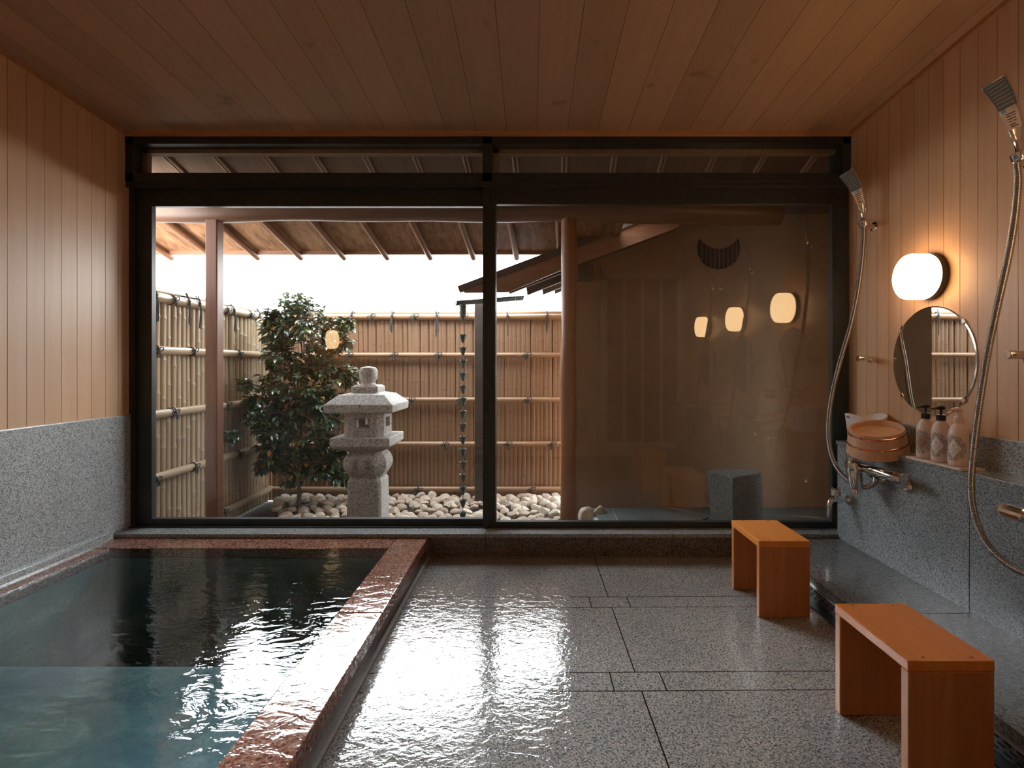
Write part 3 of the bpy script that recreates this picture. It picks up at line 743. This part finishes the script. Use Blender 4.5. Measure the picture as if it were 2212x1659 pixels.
def rock_mesh(name, m, seed, s=(1, 1, 1), flat=.7, sub=2, amp=.16, r=.05):
    rnd = random.Random(seed); b = bmesh.new(); bmesh.ops.create_icosphere(b, subdivisions=sub, radius=1)
    dirs = [(Vector((rnd.gauss(0,1), rnd.gauss(0,1), rnd.gauss(0,1))).normalized(), rnd.uniform(.62, .95)) for _ in range(9)]
    for v in b.verts:
        p = v.co.copy()
        for d_, h in dirs:
            k_ = p.dot(d_)
            if k_ > h: p -= d_*(k_-h)
        p *= 1+rnd.uniform(-.02, .02)
        v.co = Vector((p.x*s[0]*r, p.y*s[1]*r, p.z*s[2]*r*flat))
    me = bpy.data.meshes.new(name); b.to_mesh(me); b.free(); me.materials.append(m)
    me.polygons.foreach_set('use_smooth', [True]*len(me.polygons))
    try: me.set_sharp_from_angle(angle=R_(28))
    except Exception: pass
    return me
pebs = [rock_mesh('garden_pebble', M['pebble'], 40+i, (random.uniform(.95, 1.35), random.uniform(.8, 1.05), random.uniform(.8, 1.1)), .72, 3, r=.052) for i in range(12)]
rnd = random.Random(11); cnt = 0
yy = 3.98
row = 0
while yy < 4.76:
    xx = -2.30+rnd.uniform(0, .05)+(.05 if row % 2 else 0)
    while xx < .30:
        lx, ly = xx+rnd.uniform(-.025, .025), yy+rnd.uniform(-.02, .02)
        if not (-1.28 < lx < -.98 and ly < 3.95) and not ((lx+.47)**2+(ly-4.6)**2 < .004) and not ((lx+2.0)**2+(ly-4.4)**2 < .006) and cnt < 285 and lx > -ly/2+.06 and abs(lx+.5)+abs(ly-3.95)*3 > .09:
            o = bpy.data.objects.new('garden_pebble', rnd.choice(pebs)); COL.objects.link(o)
            k = rnd.uniform(.74, 1.06); o.scale = (k, k, k*rnd.uniform(.85, 1.15))
            h = .028*math.exp(-((yy-4.45)/.25)**2)
            o.location = (lx, ly, ZG+.012+h+rnd.uniform(-.004, .02)); o.rotation_euler = (rnd.uniform(-.35, .35), rnd.uniform(-.35, .35), rnd.uniform(0, 6.28))
            tag(o, 'pale rounded garden stone on the ground before the bamboo fences', 'stone', 'pale stones before the bamboo fences'); cnt += 1
        xx += .101
    yy += .084; row += 1
for (px, Y, lab, s_, sd) in ((1267, 3.95, 'round white border stone right of the round log post', .075, 3), (1292, 3.98, 'angular pinkish border stone at the edge of slate paving', .075, 9)):
    me = rock_mesh('border_stone', M['pebble'], sd, (.85, .9, 1.2), 1, 3, r=s_)
    o = bpy.data.objects.new('border_stone', me); COL.objects.link(o); o.location = (fx(px, Y), Y, -.13); tag(o, lab, 'stone')
# standing block stone
g = MB()
b0 = [(1.12,3.44),(1.33,3.36),(1.47,3.42),(1.50,3.62),(1.33,3.72),(1.15,3.68)]
yS = 3.48
tl = [P(1528, 1017, 3.5), P(1583, 1031, 3.42), P(1645, 1021, 3.52), P(1624, 1014, 3.64), P(1596, 1013, 3.70), P(1546, 1013, 3.66)]
bl = [P(1536, 1150, 3.52), P(1584, 1150, 3.44), P(1648, 1150, 3.52), P(1630, 1150, 3.64), P(1598, 1150, 3.70), P(1550, 1150, 3.64)]
for p in bl: p.z = -.10
mid1 = [a.lerp(b, .45)+Vector((.004*(-1)**i, 0, 0)) for i, (a, b) in enumerate(zip(tl, bl))]
g.loft([bl, mid1, [p-Vector((0, 0, .006)) for p in tl], [p.lerp(sum(tl, Vector())/6, .03) for p in tl]])
o = g.build('standing_stone', M['rock'], bevel=.004); tag(o, 'rough grey block of stone standing on the slate paving before the ochre wall', 'stone')

# ------------------------------------------------------------------ bamboo fences
def culm(x, y, z0, z1, r, mats, seed, parent, squash=1.0):
    rnd = random.Random(seed); g = MB(); z = z0; nz = z0+rnd.uniform(.05, .30); prof = [(r, z0, 0)]
    while nz < z1-.03:
        prof += [(r*.97, nz-.018, 0), (r*1.02, nz-.006, 1), (r*1.10, nz, 1), (r*1.0, nz+.005, 1), (r*.96, nz+.02, 0)]
        nz += rnd.uniform(.22, .34)
    prof.append((r, z1, 0)); lean = rnd.uniform(-.006, .006); n = 10
    R = [[g.b.verts.new((rr*math.cos(2*PI*k/n)+lean*(zz-z0), rr*math.sin(2*PI*k/n)*squash, zz-z0)) for k in range(n)] for rr, zz, _ in prof]
    for i in range(len(R)-1):
        g.mi = 1 if (prof[i][2] and prof[i+1][2]) else 0
        for k in range(n): g._f([R[i][k], R[i][(k+1) % n], R[i+1][(k+1) % n], R[i+1][k]])
    g.mi = 0; g._f(R[-1])
    o = g.build('culm', mats, parent, smooth=60); o.location = Vector((x, y, z0))-parent.location; return o
def rail(p0, p1, r, m, parent, name='rail'):
    p0, p1 = Vector(p0)-parent.location, Vector(p1)-parent.location; L_ = (p1-p0).length; n_ = max(2, int(L_/.02)); pts, rs = [], []
    nd = .17
    for i in range(n_+1):
        s_ = L_*i/n_; pts.append(p0.lerp(p1, s_/L_)); d_ = abs((s_+nd) % .36-.18)
        rs.append(r*(1+.07*math.exp(-(d_/.012)**2)))
    return MB().tube(pts, rs, 14).build(name, m, parent, smooth=60)
def tie(c, ax, out, r, parent, seed, style=0):
    """black twine round a rail: c centre, ax rail direction, out direction to the viewer side"""
    rnd = random.Random(seed); c = Vector(c)-parent.location; ax = Vector(ax).normalized(); out = Vector(out).normalized(); up = ax.cross(out).normalized()
    if up.z < 0: up = -up
    g = MB(); tw = .0034
    for k, off in ((0, -.006), (1, .006)):
        sk = rnd.uniform(-.012, .012)
        g.tube([c+ax*(off+sk*math.sin(a))+(out*math.cos(a)+up*math.sin(a))*(r+.003) for a in [2*PI*i/16 for i in range(17)]], tw, 6)
    kc = c+out*(r+.006)
    g.lathe([(.003, -.006), (.008, -.003), (.008, .003), (.003, .006)], kc, 8, frame_to(out))
    loops = [(1, .045, .012, rnd.uniform(-.1, .5)), (-1, .035, .010, rnd.uniform(-.3, .4))] if style == 0 else ([(1, .045, .013, .4), (-1, .035, .010, -.2)] if style == 1 else [])
    for sgn, ln, wd, an in loops:
        d_ = (ax*sgn*math.cos(an)+up*math.sin(an)).normalized(); q = d_.cross(out)
        g.tube(spline([kc, kc+d_*ln*.5+q*wd, kc+d_*ln, kc+d_*ln*.5-q*wd, kc], 5), tw, 6)
    for k in range(2 if style < 2 else 3):
        l_ = rnd.uniform(.035, .055) if style < 2 else rnd.uniform(.13, .19); s_ = rnd.uniform(-.5, .5)
        g.tube(spline([kc, kc+ax*s_*.02-up*l_*.4+out*.006, kc+ax*(s_*.035)-up*l_+out*.002], 5), tw*1.1, 6)
    if style >= 2:
        for k in range(2): g.tube([kc+up*.0, kc+up*rnd.uniform(.04, .065)+ax*rnd.uniform(-.02, .02)-out*r], tw, 6)
    return g.build('twine_tie', M['twine'], parent, smooth=60)
YF = 4.80
fb = thing('bamboo_fence', 'tan bamboo fence at the back of the garden', 'fence', (-1, YF, ZG), 'bamboo garden fences')
x = -2.40; i = 0
while x < .36:
    culm(x, YF+.02+random.uniform(-.002, .002), ZG-.02, 1.462, .0205, [M['bamboo_b'], M['node_b']], 100+i, fb, .34); x += .0402; i += 1
MB().box(-1.42, 1.40, .030, .040, 0, 1.64).build('backing', M['node_b'], fb)  # added dark sheet that stops sky showing between the culms
RZ = (1.105, .700, .300, -.108)
for z in RZ: rail((-2.42, YF-.022, z), (.40, YF-.022, z), .0225, M['rail'], fb)
rail((-2.42, YF-.012, 1.452), (.40, YF-.012, 1.452), .027, M['rail'], fb); rail((-2.42, YF+.02, 1.487), (.40, YF+.02, 1.487), .022, M['rail'], fb, 'top_rail')
for px, k in ((757, 0), (853, 0), (947, 0), (1138, 0), (855+35, 1), (995, 1), (1139, 1), (962, 2), (1097, 2), (1192, 2), (740, 1), (905, 3), (1147, 3), (760, 2)):
    tie((fx(px, YF), YF-.022, RZ[k]), (1, 0, 0), (0, -1, 0), .0225, fb, px, 0 if px in (962, 905) else 1)
for px in (763, 850, 946, 1097, 1182): tie((fx(px, YF), YF-.02, 1.462), (1, 0, 0), (0, -1, 0), .028, fb, px, 2)
for px in (805, 897, 1003): tie((fx(px, YF), YF-.02, 1.452), (1, 0, 0), (0, -1, 0), .028, fb, px, 1)
XF = -2.40
fl = thing('bamboo_fence', 'pale round-cane bamboo fence running along the left side of the garden', 'fence', (XF, 4, ZG), 'bamboo garden fences')
y = 3.02; i = 0
while y < YF-.02:
    culm(XF-.01, y, ZG-.02, 1.435, .0245, [M['bamboo_l'], M['node_l']], 300+i, fl, 1); y += .0515; i += 1
MB().box(-.045, -.035, -1.0, .80, 0, 1.62).build('backing', M['node_l'], fl)  # added sheet closing the gaps between canes against the sky
for z in RZ: rail((XF+.035, 2.98, z), (XF+.035, YF-.01, z), .0265, M['rail_l'], fl)
rail((XF+.03, 2.98, 1.440), (XF+.03, YF-.01, 1.440), .030, M['rail_l'], fl); rail((XF-.01, 2.98, 1.487), (XF-.01, YF, 1.487), .026, M['rail_l'], fl, 'top_rail')
def yl(px): return -(XF+.04)*F/(VX-px)
for px, k in ((334, 0), (413, 0), (513, 0), (567, 0), (371, 1), (487, 1), (545, 1), (330, 2), (416, 2), (513, 2), (480, 3)):
    tie((XF+.035, yl(px), RZ[k]), (0, 1, 0), (1, 0, 0), .0265, fl, px+1, 0)
for px in (330, 402, 425, 500, 556): tie((XF+.03, yl(px), 1.447), (0, 1, 0), (1, 0, 0), .031, fl, px+2, 2)
for px in (371, 487, 538): tie((XF+.03, yl(px), 1.44), (0, 1, 0), (1, 0, 0), .030, fl, px+3, 0)

# ------------------------------------------------------------------ posts, beam, eave
YP = 3.40
g = MB(); g.box(-.038, .038, -.038, .038, ZG, 2.02); o = g.build('timber_post', M['post'], bevel=.006); o.location = (fx(463.5, YP), YP, 0)
tag(o, 'square reddish timber post in front of the left bamboo fence', 'post')
g = MB(); R = []; rnd = random.Random(5)
for i in range(25):
    z = ZG+(2.0-ZG)*i/24; ox = .002*math.sin(z*5)+.001*math.sin(z*11+1)-.004*(1-i/24); r_ = .049+.0025*math.sin(z*7+2)+.004*(1-i/24)
    R.append([Vector((ox+r_*math.cos(2*PI*k/24), r_*math.sin(2*PI*k/24), z)) for k in range(24)])
g.loft(R); o = g.build('log_post', M['log'], smooth=60); o.location = (fx(1229, YP), YP, 0)
tag(o, 'round peeled log post in front of the ochre wall', 'post')
pts, rs = [], []
for i in range(60):
    x = -4.2+(1.60+4.2)*i/59; pts.append((x, YP, 2.013-.008*max(0, x)+.006*math.sin(x*3.1)+.004*math.sin(x*7))); rs.append(.078+.004*math.sin(x*2.3)+.007*max(0, x))
rs[-1] *= .9
o = MB().tube(pts, rs, 24).build('log_beam', M['log_h'], smooth=60); tag(o, 'long peeled log beam lying across the two garden posts', 'beam')
ev = thing('eave', 'low wooden eave with pole rafters above the garden', 'eave', (0, 3.5, 2.1))
ze = lambda y: 2.232-.30*(y-2.95)
def evp(mb, name, m, **k):
    o = mb.build(name, m, None, **k); o.parent = ev; o.matrix_parent_inverse = Matrix.Translation(ev.location).inverted(); return o
g = MB(); g.prism([(-4.5, 2.9, ze(2.9)+.012), (-4.5, 3.44, ze(3.44)+.012), (-4.5, 3.44, ze(3.44)+.25), (-4.5, 2.9, ze(2.9)+.5)], (8.0, 0, 0)); evp(g, 'soffit', M['soffit_shaded'])
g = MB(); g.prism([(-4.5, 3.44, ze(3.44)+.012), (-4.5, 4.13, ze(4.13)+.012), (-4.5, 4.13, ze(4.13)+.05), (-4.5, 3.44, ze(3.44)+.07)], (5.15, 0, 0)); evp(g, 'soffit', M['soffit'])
g = MB(); g.box(-4.5, .65, 4.095, 4.125, ze(4.11)-.012, ze(4.11)+.06); evp(g, 'fascia', M['fascia'])
g = MB(); g.box(-4.5, 3.5, 2.955, 2.99, 2.19, 2.26); evp(g, 'wall_plate', M['inner'])
for k in range(-4, 8):
    xe = (-691+94*k+94)*4.11/F; xw = lambda yy: xe-.0675*(4.11-yy)
    pts = [(xw(yy), yy, ze(yy)-.018) for yy in (3.42, 3.5, 3.7, 3.9, 4.0, 4.10, 4.15)]
    o = evp(MB().tube(pts, [.026, .024, .025, .024, .023, .023, .022], 12), 'rafter', M['rafter'], smooth=60)
for k in range(-8, 14):
    x0 = (-819+111*k+111)*2.95/F; 
    if x0 > 3: continue
    g = MB()
    for q in (0, .021):
        g.tube([(x0+q, 2.96, ze(2.96)+.003), (x0+.02+q, 3.42, ze(3.42)+.003)], .0095, 8)
    evp(g, 'batten', M['batten'], smooth=60)

# ------------------------------------------------------------------ outbuilding at the right
ob = thing('garden_outbuilding', 'ochre plastered outbuilding with a low gable roof right of the garden', 'building', (1.5, 4.15, ZG))
def obp(mb, name, m, **k):
    o = mb.build(name, m, None, **k); o.parent = ob; o.matrix_parent_inverse = Matrix.Translation(ob.location).inverted(); return o
# black crescent plate on the plaster wall, coloured as the shade of an opening
cx, cz = fx(1552, 4.15), fz(536, 4.15); r1 = 46*4.15/F; r2 = 50*4.15/F; cz2 = fz(488, 4.15)
obp(MB().box(.30, 3.4, 4.15, 4.30, ZG-.05, 2.5), 'plaster_wall', M['ochre'])
obp(MB().box(2.46, 2.6, 3.03, 4.15, ZG-.05, 2.3), 'side_light_block', M['ochre'])  # added out of view to block light coming in from the right
obp(MB().box(.66, 3.6, 3.47, 4.3, 2.20, 2.28), 'sky_cover', M['darkwood'])  # added cover that keeps sky light from falling in above the plaster
d_ = cz2-cz; a0 = (r1*r1-r2*r2+d_*d_)/(2*d_); hx = math.sqrt(max(0, r1*r1-a0*a0))
an1 = math.atan2(a0, hx); an2 = math.atan2(a0-d_, hx)
poly = []
for i in range(25):
    a = PI-an1+(PI+2*an1)*i/24; poly.append((cx+r1*math.cos(a), 4.142, cz+r1*math.sin(a)))
for i in range(1, 24):
    a = an2+(-PI-2*an2)*i/24; poly.append((cx+r2*math.cos(a), 4.142, cz2+r2*math.sin(a)))
g = MB(); vs = [g.b.verts.new(p) for p in poly]; vs2 = [g.b.verts.new((p[0], 4.155, p[2])) for p in poly]; g._f(vs)
for i in range(len(vs)): g._f([vs[i], vs[(i+1) % len(vs)], vs2[(i+1) % len(vs)], vs2[i]])
mw = obp(g, 'moon_window', M['void'])
for i in range(9):
    x = cx-.135+.034*i; dz = math.sqrt(max(0, r1*r1-(x-cx)**2)); dz2 = math.sqrt(max(0, r2*r2-(x-cx)**2))
    zt_, zb_ = min(cz+dz*.9, cz2-dz2), cz-dz
    if zt_-zb_ > .01:
        o = MB().box(x-.006, x+.006, 4.134, 4.144, zb_+.003, zt_-.002).build('slat', M['darkwood'], mw)
        o.matrix_parent_inverse = Matrix.Translation(ob.location).inverted() if False else Matrix.Identity(4)
        o.location = -ob.location+ob.location
# barge board and roof deck
pb = [(992, 621), (1211, 539), (1452, 449), (1480, 470), (1466, 491), (1320, 545), (1211, 584), (1100, 630), (1003, 632)]
g = MB(); g.prism([P(a, b, 3.90) for a, b in pb], (0, .035, 0)); obp(g, 'barge_board', M['barge'])
g = MB(); g.prism([P(a, b, 3.885) for a, b in ((988, 618), (1211, 534), (1440, 448), (1440, 456), (1211, 548), (992, 630))], (0, .07, 0)); obp(g, 'roof_edge', M['darkwood'])
g = MB(); z0 = lambda x: fz(539, 3.9)+(x-fx(1211, 3.9))*.39
A = [(-.50, 3.94), (1.9, 3.94), (1.9, 5.3), (.45, 5.3)]
g.loft([[Vector((x, y, z0(x)-.012)) for x, y in A], [Vector((x, y, z0(x)+.02)) for x, y in A]]); obp(g, 'roof_deck', M['darkwood'])
for (px, py, Y) in ((1100, 634, 4.02), (1139, 637, 4.24), (1173, 636, 4.46), (1199, 634, 4.68)):
    p = P(px, py, Y); g = MB(); q = [p, p+Vector((1.3, 0, 1.3*.39)), p+Vector((1.3, 0, 1.3*.39+.075)), p+Vector((-.01, 0, .075))]
    g.prism(q, (0, .045, 0)); obp(g, 'rafter', M['darkwood'])
g = MB(); a, b = P(1246, 606, 4.08), P(1280, 574, 4.08); g.box(a.x, b.x, 4.0, 4.15, a.z, b.z); obp(g, 'purlin', M['darkwood'])
g = MB(); g.box(fx(1026, 4.5), fx(1044, 4.5), 4.47, 4.54, ZG, fz(652, 4.5)); o = g.build('porch_post', M['darkwood'], bevel=.003); tag(o, 'thin dark square post beside the rain chain', 'post')
# gutter and rain chain
g = MB(); a, b = P(983, 652, 3.95), P(1128, 641, 4.3); n = 20
R = []
for p in (a, b):
    dr = (b-a).normalized(); sd = Vector((dr.y, -dr.x, 0)); 
    R.append([p+sd*.030*math.cos(t_)+Vector((0, 0, .030))*math.sin(t_)*(1.0 if math.sin(t_) < 0 else .35) for t_ in [2*PI*k/n for k in range(n)]])
g.loft(R); gt = g.build('rain_gutter', M['bronze'], smooth=60); tag(gt, 'dark half-round gutter holding the rain chain', 'gutter')
for px, py, Y in ((1120, 640, 4.1), (1184, 636, 4.3)):
    p = P(px, py, Y); s_ = Y/F
    pts = spline([p+Vector((-6*s_, 0, 0)), p+Vector((-6*s_, 0, -10*s_)), p+Vector((0, 0, -17*s_)), p+Vector((6*s_, 0, -10*s_)), p+Vector((6*s_, 0, 6*s_))], 6)
    o = MB().tube(pts, .0022, 6).build('gutter_hook', M['wire']); tag(o, 'thin wire hook hanging below the outbuilding eave' + (', nearer the rain chain' if px == 1120 else ', nearer the round log post'), 'hook')
YC = 3.95
rc = thing('rain_chain', 'bronze rain chain of tulip cups hanging in front of the bamboo fence', 'rain chain', P(1000, 660, YC))
L0 = Vector(rc.location)
def cuprings(z, s=1, lobes=True):
    R = []
    for r, dz in ((.004, -.062), (.010, -.055), (.019, -.030), (.0255, -.008), (.0285, .0)):
        R.append([Vector((r*s*(1+.07*math.cos(6*a))*math.cos(a), r*s*(1+.07*math.cos(6*a))*math.sin(a), z+(dz+(.004*math.cos(6*a) if dz == 0 else 0))*s)) for a in [2*PI*k/24 for k in range(24)]])
    for r, dz in ((.026, -.001), (.017, -.028), (.004, -.05)):
        R.append([Vector((r*s*math.cos(a), r*s*math.sin(a), z+dz*s)) for a in [2*PI*k/24 for k in range(24)]])
    return R
MB().lathe([(.030, .01), (.026, -.03), (.027, -.06), (.018, -.09), (.006, -.115)], n=24).build('funnel', M['bronze'], rc, smooth=50)
cm = None
for i in range(15):
    z = fz(723+27.4*i, YC)-L0.z
    if z+L0.z-.06 < ZG-.02: break
    if cm is None: o = MB().loft(cuprings(0)).build('cup', M['bronze'], rc, smooth=50); cm = o.data
    else: o = bpy.data.objects.new('cup', cm); COL.objects.link(o); o.parent = rc
    o.location = (0, 0, z); o.rotation_euler = (0, 0, i*.7)
    g = MB(); g.tube([(0, 0, z-.05), (0, .004, z-.063), (0, 0, z-.076), (0, -.004, z-.088), (0, 0, z-.12)], .0022, 6); g.build('link', M['bronze'], rc)

# ------------------------------------------------------------------ stone lantern
YLn = 3.80; k = (YLn-.1)/F
ln = thing('stone_lantern', 'pale granite garden lantern with a wide square roof', 'lantern', (fx(796, YLn), YLn, ZG))
def lz(py): return fz(py, YLn-.17)-ZG
def sq(s_, z, ox=0): return [Vector((ox+x*s_, y*s_, z)) for x, y in ((-1,-1),(1,-1),(1,1),(-1,1))]
def oct_(s_, z, c_=.29): 
    q = s_*(1-c_); return [Vector(p) for p in ((-q,-s_,z),(q,-s_,z),(s_,-q,z),(s_,q,z),(q,s_,z),(-q,s_,z),(-s_,q,z),(-s_,-q,z))]
fin = MB(); fz_ = lambda py: fz(py, YLn)-ZG
fin.loft([sq(.090, fz_(849)), sq(.093, fz_(846)), sq(.093, fz_(835)), sq(.075, fz_(831))])
fin.lathe([(.060, fz_(832)), (.046, fz_(827)), (.050, fz_(823)), (.062, fz_(817)), (.064, fz_(800)), (.052, fz_(794)), (.0, fz_(791))], n=28)
fin.build('finial', M['stone'], ln, smooth=35)
rf = MB(); zr = lz(875)
rf.loft([sq(.215, lz(892)), sq(.232, lz(890)), sq(.236, lz(874)), sq(.225, lz(871)), sq(.16, lz(871)+.055), sq(.085, fz_(846))]); rf.build('roof', M['stone'], ln, bevel=.005)
# fire box with window openings cut right through
fb_ = MB(); s_ = .140; z0, z1 = lz(892), lz(948); hw, hz0, hz1 = .052, lz(926), lz(905)
q = s_*.72
for sx in (-1, 1):
    for sy in (-1, 1):
        fb_.loft([[Vector((sx*hw, sy*s_, z)), Vector((sx*q, sy*s_, z)), Vector((sx*s_, sy*q, z)), Vector((sx*s_, sy*hw, z)), Vector((sx*hw, sy*hw, z))] for z in (z1, z0)])
for a in range(4):
    Mr = Matrix.Rotation(a*PI/2, 4, 'Z')
    fb_.box(-hw, hw, -s_, -hw*.98, z1, hz0, Mr); fb_.box(-hw, hw, -s_, -hw*.98, hz1, z0, Mr)
fbx = fb_.build('fire_box', M['stone'], ln, bevel=.003)
fr = MB(); y_ = -s_-.006
for a in (0, 2):
    Mr = Matrix.Rotation(a*PI/2, 4, 'Z')
    fr.box(-hw-.012, -hw, y_, -s_+.01, hz0-.012, hz1+.012, Mr); fr.box(hw, hw+.012, y_, -s_+.01, hz0-.012, hz1+.012, Mr)
    fr.box(-hw, hw, y_, -s_+.01, hz1, hz1+.012, Mr); fr.box(-hw, hw, y_, -s_+.01, hz0-.012, hz0, Mr)
fr.build('window_surround', M['stone'], fbx, bevel=.002)
pl = MB(); pl.loft([oct_(.125, lz(979), .2), sq8 if False else oct_(.19, lz(968), .05), oct_(.205, lz(963), .03), oct_(.205, lz(947), .03), oct_(.198, lz(945), .03)]); pl.build('platform', M['stone'], ln, bevel=.003)
po = MB(); R = []
for py, s_, c_ in ((979, .100, .3), (984, .118, .34), (990, .138, .38), (1000, .152, .42), (1009, .154, .42), (1018, .148, .42), (1027, .132, .38), (1034, .115, .32), (1038, .108, .25), (1042, .112, .2), (1046, .118, .16), (1080, .120, .16), (1120, .122, .16), (1165, .125, .16)):
    R.append(oct_(s_, lz(py), c_))
po.loft(R[::-1]); pst = po.build('post', M['stone'], ln, bevel=.004)
# worn carved characters on the front of the post
cv = MB(); rnd = random.Random(3)
for j in range(2):
    for i in range(5):
        cxx = -.045+.09*j; zz = lz(998)-.013*i
        cv.box(cxx-.028*rnd.uniform(.5, 1), cxx+.028*rnd.uniform(.5, 1), -.157, -.150, zz, zz+.005)
    cv.box(-.048+.09*j, -.042+.09*j, -.157, -.150, lz(1016), lz(996))
cv.build('carving', M['rock'], pst)

# ------------------------------------------------------------------ camellia bush
bs = thing('camellia_bush', 'dark glossy-leaved bush with a few orange leaves behind the stone lantern', 'bush', (fx(645, 4.4), 4.4, ZG))
B0 = Vector(bs.location); rnd = random.Random(21)
def ctr(px, py, Y=4.38): return P(px, py, Y)-B0
stems = MB(); tips = []
trunk = spline([(0, 0, -.02), (.005, 0, .15), (-.01, 0, .35), (.02, 0, .6), (.0, .02, .9)], 6)
stems.tube(trunk, [.019-.011*i/(len(trunk)-1) for i in range(len(trunk))], 10)
clusters = [(655, 690, .20), (605, 720, .15), (700, 725, .16), (640, 660, .13), (590, 690, .08), (745, 700, .06), (735, 740, .09), (610, 780, .18), (680, 790, .22), (745, 810, .11), (590, 840, .16),
            (650, 860, .24), (720, 870, .20), (560, 900, .13), (620, 930, .22), (690, 950, .22), (740, 960, .10), (580, 960, .13), (545, 870, .05), (640, 1000, .17), (710, 1010, .13), (570, 1000, .08), (745, 1030, .06), (530, 830, .04), (500, 940, .03)]
leaves = MB()
def leaf(p, d_, up, L_, W_):
    d_ = d_.normalized(); s_ = d_.cross(up)
    if s_.length < .1: s_ = d_.cross(Vector((1, 0, 0)))
    s_.normalize(); n_ = s_.cross(d_)
    g = leaves
    pts = [(0, 0, 0), (.25, .42, .10), (.62, .48, .09), (1.0, 0, -.12), (.62, -.48, .09), (.25, -.42, .10), (.3, 0, .0), (.65, 0, -.02)]
    v = [g.b.verts.new(p+d_*a*L_+s_*b*W_+n_*c*L_) for a, b, c in pts]
    for f in ((0, 1, 6), (1, 2, 7, 6), (2, 3, 7), (0, 6, 5), (6, 7, 4, 5), (7, 3, 4)): g._f([v[i] for i in f])
for (px, py, r) in clusters:
    c = ctr(px, py, min(4.38+rnd.uniform(-.08, .08), (2.30-r)*F/(VX-px)))
    base = min(trunk, key=lambda q: (q-c).length if q.z < c.z+.05 else 9)
    stems.tube(spline([base, base.lerp(c, .5)+Vector((rnd.uniform(-.04, .04), rnd.uniform(-.04, .04), .03)), c], 5), [.008-.005*i/10 for i in range(11)], 6)
    for q in range(int(18+r*170)):
        dv = Vector((rnd.gauss(0, 1), rnd.gauss(0, .8), rnd.gauss(0, 1))).normalized(); tip = c+dv*r*rnd.uniform(.35, 1.1)
        stems.tube([c.lerp(tip, .2), tip], .0018, 4)
        for _ in range(7):
            a = rnd.uniform(0, 2*PI); dd = (dv*.5+Vector((math.cos(a), math.sin(a), rnd.uniform(-.9, .1)))).normalized()
            hgt = (tip.z+B0.z)
            z_ = rnd.random()
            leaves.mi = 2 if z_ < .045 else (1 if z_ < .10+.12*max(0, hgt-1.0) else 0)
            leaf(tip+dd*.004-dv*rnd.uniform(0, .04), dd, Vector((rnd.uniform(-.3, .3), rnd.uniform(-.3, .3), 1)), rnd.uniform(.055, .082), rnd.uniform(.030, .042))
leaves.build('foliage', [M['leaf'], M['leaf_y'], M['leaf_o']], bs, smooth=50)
stems.build('stems', M['bark'], bs, smooth=60)
